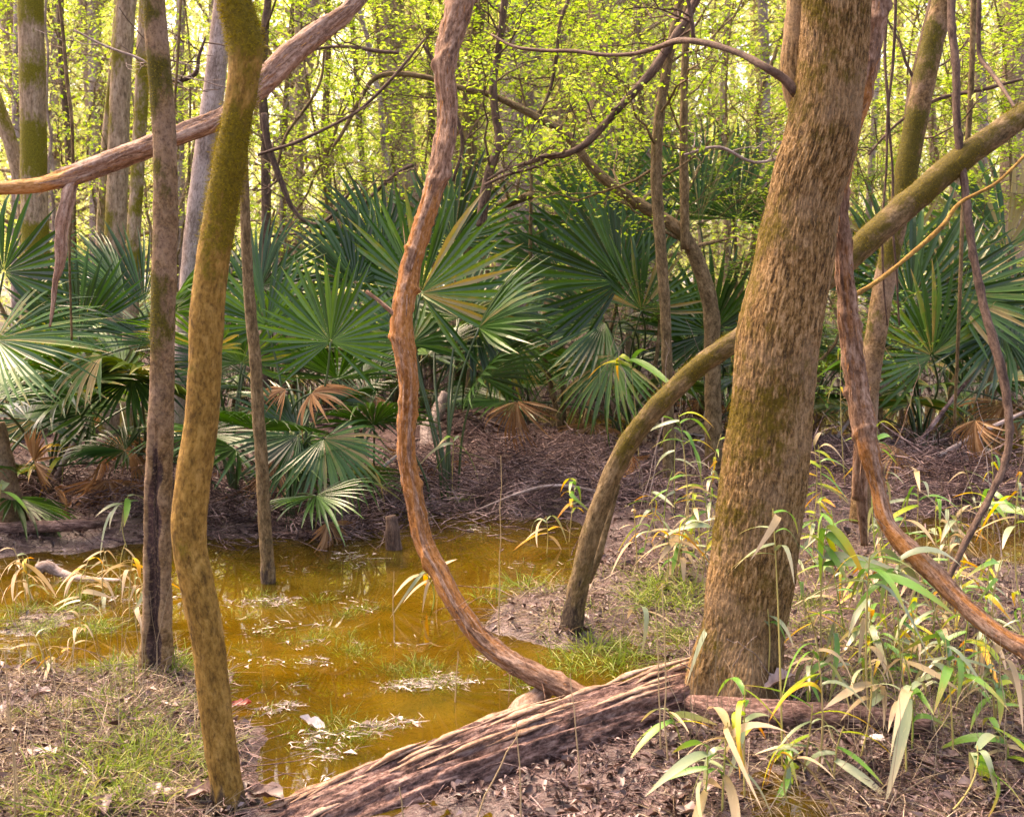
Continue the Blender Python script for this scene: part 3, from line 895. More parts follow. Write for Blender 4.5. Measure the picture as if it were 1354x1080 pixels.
hang = [(1264, -80, 10, 4.6), (1258, 20, 10, 4.55), (1264, 90, 10, 4.5), (1266, 170, 10, 4.45), (1276, 250, 10, 4.4), (1286, 330, 10, 4.3), (1302, 410, 11, 4.2), (1322, 480, 12, 4.1), (1333, 540, 11, 4.05), (1332, 600, 10, 4.0), (1312, 650, 9, 3.95), (1286, 700, 9, 3.9), (1260, 752, 8, 3.85), (1250, 775, 6, 3.8)]
tree('hanging_vine', 'thin dark vine hanging in a bow near the right edge', hang, 4.2, M['bark_dark'], 'vine', seg=12, step=0.015, lump=0.15, lsc=25, seed=33, shape=knots(0.15, 0.25, 4), trunk='stem')
hang = [(1296, -60, 6, 6.0), (1294, 40, 6, 6.0), (1296, 75, 6, 6), (1310, 95, 6, 5.9), (1328, 120, 5, 5.6), (1342, 143, 4, 5.3)]
tree('hanging_vine', 'short dark vine dangling above the mossy arching limb at the right edge', hang, 6, M['bark_dark'], 'vine', seg=8, step=0.03, lump=0.15, lsc=25, seed=34, trunk='stem')
hang = [(1288, -60, 8, 6.2), (1286, 60, 8, 6.2), (1282, 150, 8, 6.2), (1274, 260, 6, 6.2), (1268, 420, 5, 6.2), (1262, 560, 4, 6.4)]
tree('hanging_vine', 'straight brown vine just right of the bowed dark vine', hang, 6, M['bark_olive'], 'vine', seg=8, step=0.03, lump=0.12, lsc=20, seed=35, trunk='stem')
hang = [(70, -60, 4, 5), (82, 30, 4.5, 5), (88, 100, 5, 5), (95, 160, 4.5, 5), (96, 230, 4, 5.05), (92, 330, 3, 5.1), (95, 450, 3, 5.2)]
tree('hanging_vine', 'thread thin vine hanging right of the mossy far left trunk', hang, 5, M['bark_olive'], 'vine', seg=7, step=0.03, lump=0.12, lsc=20, seed=36, trunk='stem')
hang = [(242, -60, 3.5, 5), (236, 60, 3.5, 5), (230, 150, 3.5, 5), (224, 240, 3, 5)]
tree('hanging_vine', 'thread thin vine hanging beside the pale patched hollow trunk', hang, 5, M['bark_olive'], 'vine', seg=7, step=0.03, lump=0.12, lsc=20, seed=37, trunk='stem')
for k, (x0, x1, lab) in enumerate(((1172, 1182, 'fine vine strand hanging close right of the leaning tree'), (1180, 1168, 'fine vine strand crossing another right of the leaning tree'))):
    hang = [(x0 + 4, -60, 4, 5), (x0, 60, 4, 5), ((x0 + x1) / 2, 160, 3.5, 5), (x1, 300, 3, 5), (x1 + 5, 430, 2.5, 5.1)]
    tree('hanging_vine', lab, hang, 5, M['bark_dark'], 'vine', seg=7, step=0.03, lump=0.12, lsc=20, seed=38 + k, trunk='stem', wob=0.01)

# fallen branch across the upper left
D8 = 4.3
fb = [(-60, 252, 21, 4.0), (0, 249, 20, 4.05), (50, 245, 22, 4.1), (95, 232, 24, 4.15), (150, 212, 25, 4.2), (210, 190, 25, 4.25), (258, 172, 25, 4.3), (300, 153, 24, 4.35), (345, 112, 28, 4.45), (385, 72, 28, 4.5), (425, 40, 26, 4.55), (462, 12, 22, 4.6), (500, -28, 18, 4.7), (560, -90, 14, 4.8)]


def peel(RR, tn, TH, S, L, bc):
    u = S / L
    st = vn(np.stack([np.cos(TH.ravel()) * 2.5, np.sin(TH.ravel()) * 2.5, S.ravel() * 2.2], 1), 12).reshape(S.shape)
    bare = np.clip((0.17 - u) / 0.03 + st * 1.5, 0, 1)
    RR = RR * (1 - 0.14 * bare + 0.10 * np.sign(st) * (1 - bare))
    return RR, bare


root, s = tree('fallen_branch', 'peeling dead branch slanting across the upper left in front of the trunks', fb, D8, M['dead_wood'], 'branch', seg=40, step=0.01, lump=0.1, lsc=14, ridge=0.002, rx=90, rz=4, seed=41, shape=peel, trunk='wood')
shreds(root, s, 26, 0.12, M['dead_wood'], 10, 0.1, 0.95)
fibres(root, s, 800, M['dead_wood'], 53, .12)
m = MB()
q, r = PATH([(98, 240, 14, 4.15), (90, 262, 24, 4.12), (82, 300, 22, 4.1), (80, 345, 17, 4.1), (73, 375, 9, 4.1), (70, 405, 7, 4.1), (66, 432, 3, 4.1)], 4.1)


def flat_(RR, tn, TH, S, L, bc):
    return RR * (0.35 + 0.65 * np.abs(np.sin(TH))), tn + 0.2


tube(m, q, r, 20, 0.012, seed=42, lump=0.3, lsc=18, ridge=0.003, rx=80, rz=8, shape=flat_)
part('hanging_bark', m, M['dead_wood'], root, label='strip of reddish bark hanging down from the branch')


# ------------------------------------------------------------------ fallen logs and dead wood
def rotten_shape(RR, tn, TH, S, L, bc):
    u = S / L
    e = 1 - np.clip((0.05 - np.minimum(u, 1 - u)) / 0.05, 0, 1) * (0.25 + 0.3 * vn(np.stack([TH.ravel() * 3, 0 * S.ravel(), 0 * S.ravel()], 1), 9).reshape(S.shape))
    g1 = vn(np.stack([np.cos(TH.ravel()) * 5, np.sin(TH.ravel()) * 5, S.ravel() * 1.1], 1), 3).reshape(S.shape)
    g2 = vn(np.stack([np.cos(TH.ravel()) * 14, np.sin(TH.ravel()) * 14, S.ravel() * 2.6], 1), 4).reshape(S.shape)
    g3 = vn(np.stack([np.cos(TH.ravel()) * 3, np.sin(TH.ravel()) * 3, S.ravel() * 9], 1), 5).reshape(S.shape)
    crack = -0.10 * np.exp(-(g1 / 0.10) ** 2) - 0.05 * np.exp(-(g2 / 0.2) ** 2)
    lay = np.round(2.6 * (g1 + .6 * g2 + .25 * g3)) / 2.6
    RR = RR * (1 + 0.07 * lay + 0.03 * g2 + 1.3 * crack) * e
    # squarish broken face towards the water side
    RR = RR / (np.abs(np.cos(TH)) ** 4 + np.abs(np.sin(TH)) ** 4) ** 0.16
    rim = np.exp(-((TH - LOGRIM) / 0.30) ** 2) * (0.75 + 0.6 * g3)
    return RR, np.clip(rim, 0, 1)


LOGRIM = 2.0
lp_ = [(330, 1156, 138), (420, 1116, 136), (520, 1070, 132), (620, 1030, 126), (720, 994, 120), (810, 963, 110), (880, 938, 94), (925, 920, 72)]
ld = [2.75, 2.88, 3.02, 3.14, 3.28, 3.42, 3.56, 3.68]
lp_ = [a + (y,) for a, y in zip(lp_, ld)]
pts, rad = PATH(lp_, 3.2)
log = thing('rotten_log', 'big rotten reddish log with splintered pale rim lying across the bottom', 'log', pts[2])
m = MB()
ls = tube(m, pts, rad, 150, 0.007, lump=0.06, lsc=5, ridge=0.005, rx=85, rz=17, seed=50, shape=rotten_shape)
part('trunk', m, M['rotten'], log)
g = np.random.default_rng(51)
for k in range(34):
    i = int(g.uniform(0.02, 0.9) * len(ls['p']))
    t = ls['t'][i]
    upv = unit(np.array((0, 0.15, 1.0)) + g.normal(0, .5, 3) * np.array((0, 1, .3)))
    upv = unit(upv - t * (upv @ t))
    L_ = g.uniform(0.12, 0.42)
    b = ls['p'][i] + upv * ls['r'][i] * 1.0
    e = b + t * L_ + upv * g.uniform(0.0, 0.02)
    m = MB()
    tube(m, [b, (b + e) / 2 + upv * 0.008, e], [0.002, g.uniform(.006, .013), 0.0015], 8, 0.02, lump=0.5, lsc=30, seed=60 + k, shape=flat_)
    part('splinter', m, M['splinter'], log)

m = MB()
pts, rad = PATH([(a_, b_, w_, base_of(a_, b_ + 16)) for a_, b_, w_ in ((905, 930, 26), (960, 938, 34), (1030, 944, 38), (1100, 946, 36), (1170, 951, 30), (1232, 960, 20))], 3.6)
o = thing('small_log', 'half buried dark wet log behind the rotten one at the leaning tree foot', 'log', pts[2])
tube(m, pts, rad, 40, 0.012, lump=0.12, lsc=7, ridge=0.003, rx=60, rz=3, seed=52)
part('trunk', m, M['rotten'], o)

def logthing(name, lab, pth, mat, seed, cat='log', grp=None, **k):
    pts, rad = PATH(pth, 5)
    o = thing(name, lab, cat, pts[len(pts) // 2], grp)
    m = MB()
    tube(m, pts, rad, k.pop('seg', 20), k.pop('step', 0.02), lump=k.pop('lump', 0.2), lsc=12, ridge=0.002, rx=60, rz=5, seed=seed, **k)
    part('wood', m, mat, o)
    return o


def ln(px, py): return (base_of(px, py),)


logthing('branch_stub', 'broken pale branch stub poking out of the shallow water at left', [(52, 752, 18) + ln(52, 765), (62, 748, 16) + ln(60, 765), (80, 757, 12) + ln(80, 765), (110, 765, 9) + ln(110, 770), (160, 768, 5) + ln(150, 772)], M['bark_pale'], 70, 'branch')
logthing('wet_log', 'long flat reddish log lying along the far left bank', [(-40, 700, 16) + ln(-40, 706), (40, 697, 17) + ln(40, 706), (100, 694, 15) + ln(100, 706), (150, 692, 8) + ln(150, 700)], M['rotten'], 71)
logthing('wet_log', 'low dark log at the waterline below the twig mound', [(360, 707, 10) + ln(360, 709), (420, 706, 13) + ln(420, 710), (470, 700, 9) + ln(470, 706)], M['rotten'], 72)
logthing('stump', 'short broken stump standing in the pool by the far bank', [(521, 745, 26) + ln(521, 730), (520, 720, 22) + ln(521, 730), (519, 700, 20) + ln(521, 730), (516, 682, 14) + ln(521, 730)], M['bark_dark'], 73, 'stump')
logthing('root_knob', 'knobbly pale root rising from the bank behind the twisting vine', [(588, 520, 12, 8.6), (578, 545, 18, 8.5), (566, 575, 22, 8.3), (570, 605, 20, 8.1), (562, 630, 14, 8.0)], M['bark_pale'], 74, 'root', lump=0.35)
logthing('trunk_stub', 'greyish trunk stub at the far left edge below the dead frond', [(14, 690, 44) + ln(14, 690), (8, 650, 36) + ln(14, 690), (0, 600, 30) + ln(14, 690), (-8, 560, 26) + ln(14, 690)], M['bark_speckled'], 75, 'stump')
logthing('prop_root', 'thin forked root bracing the arching stem at the waterline', [(778, 770, 9) + ln(772, 800), (790, 735, 12) + ln(772, 800), (800, 700, 10) + ln(772, 800), (818, 640, 6) + ln(772, 800)], M['bark_olive'], 76, 'root')
logthing('fallen_stick', 'bleached log end leaning on the rotten log at the water', [(672, 965, 26, 3.42), (690, 940, 34, 3.5), (712, 920, 26, 3.58), (735, 905, 16, 3.66)], M['splinter'], 77, 'branch')
for k, (pth, lab) in enumerate((
    ([(775, 470, 5, 9), (830, 520, 5, 8.8), (900, 575, 5, 8.6), (960, 640, 4, 8.2)], 'long bare stick leaning behind the arching stem'),
    ([(640, 560, 5, 9), (720, 590, 5, 8.6), (800, 620, 4, 8.3), (870, 650, 4, 8)], 'pale stick lying on the dark bank in the middle'),
    ([(430, 700, 5, 6.3), (480, 640, 5, 6.5), (540, 590, 4, 7)], 'thin stick leaning on the bank behind the twisting vine'),
    ([(960, 660, 5, 6.8), (900, 690, 5, 6.5), (840, 720, 5, 6.2)], 'bent stick just right of the arching stem'),
    ([(1180, 500, 5, 8.6), (1120, 560, 5, 8.5), (1070, 640, 5, 8.0)], 'grey stick slanting down behind the leaning tree'),
    ([(1354, 420, 5, 8.0), (1290, 490, 6, 7.8), (1215, 585, 6, 7.6)], 'straight stick slanting across the right palmetto'),
    ([(1354, 545, 5, 7.2), (1290, 575, 6, 7.2), (1220, 615, 6, 7.2)], 'low stick lying on the mound under the right palmetto'),
    ([(0, 640, 4, 7.0), (60, 655, 5, 6.9), (130, 640, 4, 7.0)], 'bare stick lying under the left palmettos'),
    ([(120, 560, 5, 6.8), (90, 600, 8, 6.8), (70, 640, 7, 6.8), (55, 670, 5, 6.8)], 'dry split stem leaning under the left palmettos'),
)):
    logthing('fallen_stick', lab, pth, M['twig'] if k % 2 else M['bark_pale'], 80 + k, 'stick', seg=8, step=0.05)

for k in range(34):
    y_ = g.uniform(6.3, 9.2); x_ = g.uniform(-.42, .47) * y_
    if H(x_, y_)[0] < .03: continue
    az = g.uniform(-.7, .7) + (math.pi if k % 2 else 0); L_ = g.uniform(.35, 1.2)
    b = np.array((x_, y_, float(H(x_, y_)[0]) + .02)); e = b + np.array((math.cos(az), math.sin(az), 0)) * L_
    e[2] = float(H(e[0], e[1])[0]) + g.uniform(.02, .18); md = (b + e) / 2 + g.normal(0, .05, 3) + np.array((0, 0, .03))
    o = thing('fallen_stick', 'dead stick lying tangled on the muddy bank behind the pool', 'stick', b, 'dead sticks on the far bank')
    m = MB()
    tube(m, [b, b * .6 + md * .4 + g.normal(0, .02, 3), md, e], np.array([1, .9, .75, .3]) * g.uniform(.006, .014), 7, .05, lump=.25, lsc=25, seed=150 + k)
    part('wood', m, M[('twig', 'bark_pale', 'bark_dark')[k % 3]], o)
    REG.append((o, ('grey', 'pale', 'dark')[k % 3] + ' dead stick on the far bank', pix(b)[0], zone(pix(b)[0], [(300, 'under the left palmettos'), (560, 'left of the twisting vine'), (760, 'in the middle clearing'), (960, 'behind the arching stem'), (9999, 'behind the leaning tree')])))

# ------------------------------------------------------------------ dwarf palmettos
def fan(mb, hub, ax, nrm, Rr, nseg=30, spread=118, droop=0.12, fold=0.5, cup=0.12, seed=1, tipbend=0.25, ragged=0.1, fuse=0.5):
    """fan blade: folded segments joined near the hub, free and tapering outside"""
    g = np.random.default_rng(seed)
    ax, nrm = unit(ax), unit(nrm)
    nrm = unit(nrm - ax * (ax @ nrm))
    sdv = np.cross(nrm, ax)
    sp = R(spread)
    dphi = 2 * sp / nseg
    t = np.array([0.03, 0.2, fuse, fuse + 0.15, fuse + 0.3, 0.93, 1.0])
    hw0 = math.tan(dphi / 2)
    Vs, Qs, tn = [], [], []
    for k in range(nseg):
        phi = -sp + (k + 0.5) * dphi + g.normal(0, 0.02)
        L = Rr * (0.74 + 0.26 * math.cos(phi * 0.62)) * g.uniform(1 - ragged, 1.02)
        if g.random() < 0.03 + ragged * .2: L *= g.uniform(.45, .8)
        if g.random() < ragged * .35: continue
        r = t * L
        w = np.where(t <= fuse, t * L * hw0, fuse * L * hw0 * np.clip(1 - ((t - fuse) / (1 - fuse)) ** 1.9, 0.02, 1) * 0.98)
        tb = max(0.0, g.normal(tipbend, 0.22)) * (3.2 if g.random() < 0.10 else 1.0)
        z = -droop * Rr * (r / Rr) ** 2 - tb * Rr * np.clip((r / Rr - 0.55), 0, 1) ** 2 + cup * Rr * math.sin(phi) ** 2 * (r / Rr) + 0.05 * Rr * math.sin(phi * 2 + seed) * (r / Rr)
        lat = g.normal(0, 0.05) * L * np.clip(t - fuse, 0, 1) ** 1.3
        d = math.cos(phi) * ax + math.sin(phi) * sdv
        e = -math.sin(phi) * ax + math.cos(phi) * sdv
        c = hub + r[:, None] * d + lat[:, None] * e + z[:, None] * nrm
        fl = fold * w
        Vk = np.stack([c - e * w[:, None] + nrm * 0, c - nrm * fl[:, None], c + e * w[:, None]], 1)
        Vs.append(Vk.reshape(-1, 3))
        a = np.arange(len(t) - 1)[:, None] * 3 + np.array((0, 1))[None]
        q = np.stack([a, a + 1, a + 4, a + 3], -1).reshape(-1, 4) + (len(Vs) - 1) * len(t) * 3
        Qs.append(q)
        b0 = g.uniform(0.1, 0.8)
        tn.append(np.repeat(np.clip(b0 + np.array([0.1, 0.05, 0, 0, 0, 0.05, 0.2 if g.random() < .6 else 0.7]), 0, 1), 3))
    mb.add(np.concatenate(Vs), np.concatenate(Qs), tone=np.concatenate(tn))


def petiole(mb, b, h, ax, seed=0, r0=0.011, r1=0.006):
    Ld = np.linalg.norm(h - b)
    k1 = b + np.array((0, 0, 1.0)) * Ld * 0.35
    k2 = h - unit(ax) * Ld * 0.35
    t = np.linspace(0, 1, 7)[:, None]
    p = (1 - t) ** 3 * b + 3 * t * (1 - t) ** 2 * k1 + 3 * t * t * (1 - t) * k2 + t ** 3 * h
    tube(mb, p, np.linspace(r0, r1, 7), 6, 0.08, lump=0.05, seed=seed, tone=None)


# shared frond shapes, petiole rising in +x from the origin
FV = []
g = np.random.default_rng(90)
for k in range(24):
    el = (78, 70, 62, 55, 47, 40, 32, 24, 66, 52, 36, 15)[k % 12] + (0 if k < 12 else g.uniform(-6, 6))
    PL = (1.0, 1.05, 0.95, 1.1, 1.0, 0.95, 0.9, 0.8, 0.7, 0.8, 0.75, 0.65)[k % 12] * (1 if k < 12 else g.uniform(.75, 1.15))
    e = R(el)
    h = np.array((math.cos(e) * PL, g.uniform(-.06, .06), math.sin(e) * PL))
    ae = R(el - g.uniform(8, 26))
    ax = np.array((math.cos(ae), g.uniform(-.25, .25), math.sin(ae)))
    nr = np.array((-math.sin(ae), g.uniform(-.4, .4), math.cos(ae)))
    m1, m2 = MB(), MB()
    fan(m1, h, ax, nr, g.uniform(0.46, 0.68), int(g.integers(22, 34)), g.uniform(70, 128), g.uniform(0.05, 0.4), g.uniform(.35, .8), g.uniform(-0.15, 0.35), 100 + k, g.uniform(.1, .9), g.choice((.06, .12, .3)))
    petiole(m2, np.zeros(3), h, ax, k)
    FV.append((m1.mesh('frond', M['palm_old' if k in (7, 16, 23) else 'palm'], False), m2.mesh('petiole', M['petiole']), el))
DV_ = []
for k in range(3):
    e = R((-20, -42, 8)[k])
    h = np.array((math.cos(e) * .5, 0.05, 0.35 + math.sin(e) * .5))
    ax = np.array((math.cos(e - .7), .2, math.sin(e - .7)))
    m1, m2 = MB(), MB()
    fan(m1, h, ax, (0.6, .3, .7), 0.46, 22, 80, 0.5, 0.8, 0.4, 130 + k, 1.1, 0.35)
    petiole(m2, np.zeros(3), h, ax, k, 0.009, 0.005)
    DV_.append((m1.mesh('frond', M['palm_dead'], False), m2.mesh('petiole', M['thatch'])))


def palmetto(lab, base, n, size=1.0, az0=0.0, azw=3.14, els=(0, 12), dead=1, keys=(), seed=1, group='dwarf palmettos'):
    """keys: explicit fronds (hub px, hub py, depth, blade px radius, axis dir, normal dir)"""
    g = np.random.default_rng(seed)
    b = np.array(base, float)
    b[2] = float(H(b[0], b[1])[0]) - 0.02
    root = thing('palmetto', lab, 'palmetto', b, group)
    for k in range(n):
        f = FV[int(g.integers(els[0], els[1])) + 12 * int(g.integers(0, 2))]
        a = az0 + azw * (2 * (k + g.uniform(.2, .8)) / n - 1)
        o = link('frond', f[0], root)
        o.rotation_euler = (g.normal(0, .06), g.normal(0, .06), a)
        s = size * g.uniform(0.72, 1.14)
        o.scale = (s, s, s)
        o.location = (g.normal(0, .05), g.normal(0, .05), 0)
        link('petiole', f[1], o)
    for k in range(dead + 1 if b[1] < 9.7 else dead):
        f = DV_[k % 3]
        o = link('frond', f[0], root, label='dead brown hanging frond')
        o.rotation_euler = (0, 0, az0 + g.uniform(-2.6, 2.6))
        o.scale = (size,) * 3
        link('petiole', f[1], o)
    for q in keys:
        h = P(q[0], q[1], q[2])
        m1, m2 = MB(), MB()
        kw = q[6] if len(q) > 6 else {}
        dd = kw.pop('dead', False) if kw else False
        fan(m1, h, np.array(q[4], float), np.array(q[5], float), q[3] * q[2] / F, seed=int(q[0] + q[1]), **kw)
        petiole(m2, b + np.array((0, 0, .02)), h, np.array(q[4], float), 3)
        o = part('frond', m1, M['palm_dead' if dd else 'palm'], root, **({'label': 'dead brown folded frond'} if dd else {}))
        o.data.shade_flat()
        pt = m2.mesh('petiole', M['petiole'], origin=root.location)
        link('petiole', pt, o)
    return root


UPF = ((0, -0.15, 1), (0, -1, -0.1))
palmetto('palmetto with two dark open fans facing the viewer left of the twisting vine', HG(385, 692), 5, 0.72, -0.2, 3.0, (1, 10), 0, [
    (437, 452, 6.05, 122, (0.05, -0.1, 1), (-0.1, -1, 0.05), dict(nseg=34, spread=135, droop=0.02, cup=0.04, tipbend=.06)),
    (395, 575, 6.0, 108, (-0.75, -0.3, .25), (0.0, -.75, .7), dict(spread=110, droop=.15)),
    (428, 580, 5.95, 112, (0.75, -0.35, -.55), (0.2, -.6, .8), dict(spread=95, droop=.35, tipbend=.8)),
    (352, 430, 6.3, 115, (-.3, 0, 1), (0.3, -.9, .3), dict(spread=110)),
    (412, 520, 6.0, 72, (0.5, -.3, .1), (0, -.5, .9), dict(dead=True, spread=95, droop=.6, tipbend=1.2, nseg=20, fold=.9, ragged=.4)),
    (378, 515, 6.1, 60, (-0.5, -.3, -.1), (0, -.5, .9), dict(dead=True, spread=70, droop=.7, tipbend=1.2, nseg=18, fold=.9, ragged=.4)),
], seed=201)
palmetto('palmetto with a broad fan spreading behind the twisting vine', HG(590, 640), 5, 0.95, 1.3, 2.2, (0, 3), 1, [
    (556, 388, 7.0, 160, (0.35, -0.2, 1), (-0.1, -1, 0.15), dict(nseg=36, spread=130, droop=0.02, cup=0.05, tipbend=.1)),
    (625, 420, 7.4, 120, (0.8, -0.1, -.2), (0, -.8, .6), dict(spread=100, droop=.3, tipbend=.7)),
    (600, 320, 8.2, 130, (-.1, 0, 1), (-.3, -.8, .4), dict(spread=110)),
], seed=202)
palmetto('palmetto with pale upright fans between the thin sapling and the vine', HG(470, 655), 7, 0.95, 1.5, 3.1, (0, 9), 1, [
    (505, 335, 7.3, 125, (-.35, .1, 1), (.5, -.7, .5), dict(spread=115)),
    (470, 375, 7.0, 118, (-.2, .1, 1), (.2, -.6, .8), dict(spread=100, droop=.2)),
], seed=203)
palmetto('leftmost palmetto cut by the photo edge below the slanting branch', HG(-30, 672), 8, 0.95, 0.3, 2.6, (2, 12), 1, [
    (5, 360, 6.2, 125, (.3, -.1, 1), (.0, -.9, .5), dict(spread=125)),
    (-5, 450, 5.9, 150, (1, -.2, .2), (0, -.7, .8), dict(spread=80, droop=.25)),
], seed=204)
palmetto('dense palmetto under the hanging strip of reddish bark', HG(70, 655), 9, 1.0, -0.6, 3.1, (0, 12), 2, [
    (105, 440, 6.4, 120, (.0, -.1, 1), (0.1, -1, 0.2), dict(spread=90, fuse=.55)),
    (165, 390, 6.6, 125, (-.9, -.1, .55), (.2, -.6, .8), dict(spread=55, droop=.1)),
    (135, 470, 6.0, 90, (-.9, -.5, -.4), (-.2, -.5, .8), dict(spread=70, droop=.4, nseg=16)),
    (45, 610, 6.2, 55, (.4, -.4, .3), (0, -1, .3), dict(dead=True, nseg=20, spread=100, fold=.9)),
], seed=205)
palmetto('palmetto crowding behind the hollow trunk on the left', HG(185, 640), 9, 0.95, 2.0, 3.1, (0, 12), 1, [
    (190, 400, 6.9, 130, (-.55, 0, .85), (.3, -.6, .7), dict(spread=60, droop=.1)),
    (176, 500, 6.4, 90, (0.2, -.4, -.2), (0, -.7, .7), dict(spread=120, droop=.3)),
], seed=206)
palmetto('palmetto half hidden behind the crooked mossy trunk', HG(305, 655), 8, 0.92, 0.9, 3.1, (0, 12), 1, [
    (320, 480, 6.6, 100, (.2, -.2, .9), (.2, -.9, .3), dict(spread=110)),
    (345, 380, 7.0, 110, (.2, .1, 1), (-.3, -.7, .6), dict(spread=100)),
], seed=207)
palmetto('palmetto far back at left with upright bright leaves', (-3.6, 9.4, 0), 9, 1.05, 0, 3.1, (0, 8), 0, seed=208)
palmetto('palmetto far back behind the pale trunk', (-2.2, 9.6, 0), 9, 1.05, 1, 3.1, (0, 8), 0, seed=209)
palmetto('palmetto seen low between the vine and the dark fans', (0.15, 9.9, 0), 7, 0.95, 2, 3.1, (1, 11), 1, [
    (672, 440, 8.6, 100, (-.2, -.4, -.9), (-.2, -.6, .3), dict(spread=70, droop=.3, tipbend=.6)),
], seed=210)
palmetto('dark palmetto with wide overlapping fans left of the arching stem', (0.95, 8.9, 0), 8, 1.05, 2.9, 3.1, (0, 11), 1, [
    (822, 372, 8.0, 165, (-.75, -.2, .75), (-.1, -.9, .35), dict(spread=105, nseg=36, cup=.1)),
    (800, 425, 8.0, 125, (-.8, -.3, -.1), (0, -.8, .6), dict(spread=90)),
    (812, 470, 7.7, 115, (-.5, -.4, -.75), (-.2, -.5, .7), dict(spread=75, droop=.25, tipbend=.5)),
    (790, 300, 8.8, 135, (-.3, 0, 1), (0, -.9, .4), dict(spread=110)),
    (848, 410, 8.0, 110, (.25, -.2, 1), (.1, -.9, .3), dict(spread=90)),
    (740, 360, 8.6, 120, (-.8, 0, .5), (0, -.9, .5), dict(spread=100)),
], seed=211)
palmetto('tall palmetto standing between the twin saplings and the leaning tree', (1.75, 9.3, 0), 8, 1.15, 0, 3.1, (0, 10), 0, [
    (925, 290, 8.9, 165, (-.15, .1, 1), (.2, -.9, .3), dict(spread=50, fuse=.5)),
    (975, 290, 9.3, 140, (.2, .1, 1), (0, -.9, .4), dict(spread=100)),
    (940, 440, 8.4, 125, (-.3, -.2, .5), (-.2, -.9, .3), dict(spread=115)),
], seed=212)
palmetto('palmetto hidden mostly by the foot of the leaning tree', (2.45, 9.0, 0), 8, 1.0, -1, 3.1, (2, 12), 1, seed=213)
palmetto('large palmetto with bright rayed fans right of the slim mossy trunk', (3.25, 8.6, 0), 8, 1.05, 3.4, 3.1, (1, 11), 1, [
    (1205, 400, 7.9, 165, (.55, -.2, .85), (0, -.9, .35), dict(spread=118, nseg=36)),
    (1232, 470, 7.6, 130, (-.35, -.3, .6), (-.1, -.9, .4), dict(spread=115)),
    (1260, 390, 7.8, 135, (.9, -.2, .35), (0, -.8, .6), dict(spread=90)),
    (1180, 350, 8.4, 120, (-.2, 0, 1), (0, -.8, .6), dict(spread=110)),
], seed=214)
palmetto('palmetto at the right edge with fans reaching left', (4.4, 9.0, 0), 9, 1.05, 2.6, 3.0, (0, 12), 2, [
    (1345, 400, 8.0, 145, (-.9, -.2, .2), (0, -.8, .6), dict(spread=95)),
    (1330, 330, 8.6, 150, (-.6, 0, .8), (0, -.9, .4), dict(spread=110)),
    (1325, 440, 7.7, 110, (-.3, -.4, -.3), (0, -.7, .6), dict(spread=110, droop=.3)),
], seed=215)
palmetto('distant palmetto behind the right hand fans', (5.2, 12.0, 0), 9, 1.0, 2, 3.1, (0, 9), 0, seed=216)
palmetto('distant palmetto behind the dark middle fans', (0.9, 12.0, 0), 9, 1.0, 1, 3.1, (0, 9), 0, seed=217)
palmetto('distant palmetto behind the broad fan and the vine', (-1.2, 11.2, 0), 9, 1.0, 0, 3.1, (0, 9), 0, seed=218)
for k, (x_, y_, lab) in enumerate(((-4.5, 10.2, 'second row palmetto behind the far left mossy trunk'), (-2.9, 10.6, 'second row palmetto behind the hollow trunk'), (-1.7, 10.4, 'second row palmetto behind the thin sapling in the pool'),
                                    (-0.75, 9.6, 'second row palmetto just left of the twisting vine'), (0.0, 11.6, 'second row palmetto deep behind the broad fan'), (2.2, 11.0, 'second row palmetto deep behind the twin saplings'),
                                    (3.6, 11.2, 'second row palmetto behind the peeling vine'), (4.4, 10.6, 'second row palmetto behind the straight slanting stick'), (-3.7, 8.4, 'palmetto low behind the hanging bark strip'), (-5.0, 8.8, 'palmetto in shade near the far left edge'))):
    palmetto(lab, (x_, y_, 0), 8, 1.0 if k < 8 else .9, k * 1.1, 3.1, (0, 11), 1, seed=230 + k)
palmetto('distant palmetto behind the far left mossy trunks', (-5.2, 11.4, 0), 9, 1.1, 0.5, 3.1, (0, 9), 0, seed=219)

for k, (px, py, az, lab) in enumerate(((330, 672, .4, 'dead brown palmetto frond lying below the dark open fans'), (560, 640, 2.2, 'dead brown palmetto frond lying right of the twisting vine'), (690, 615, 4.0, 'dead brown palmetto frond lying in the middle clearing'),
                                        (810, 640, 5.2, 'dead brown palmetto frond lying left of the arching stem'), (1180, 640, 1.0, 'dead brown palmetto frond lying under the slim mossy trunk'), (1300, 640, 3.2, 'dead brown palmetto frond lying under the right palmettos'), (110, 670, 5.8, 'dead brown palmetto frond lying on the far left bank'))):
    b = HG(px, py)
    o = link('fallen_frond', DV_[k % 3][0], loc=b + np.array((0, 0, .02)), label=lab, cat='dead frond', group='dead fronds on the ground')
    o.rotation_euler = (0.2 * (k % 3 - 1), R(35 + 12 * (k % 2)), az)
    o.scale = (.8, .8, .8)
    c0 = sum((Vector(c) for c in o.bound_box), Vector()) / 8 * .8
    rm = o.rotation_euler.to_matrix()
    zmin = min((rm @ (v.co * .8)).z for v in DV_[k % 3][0].vertices)
    mv = rm @ c0
    x_, y_ = b[0] - 0, b[1] - 0
    o.location = (x_ - mv.x, y_ - mv.y, float(H(x_, y_)[0]) - zmin - .03)
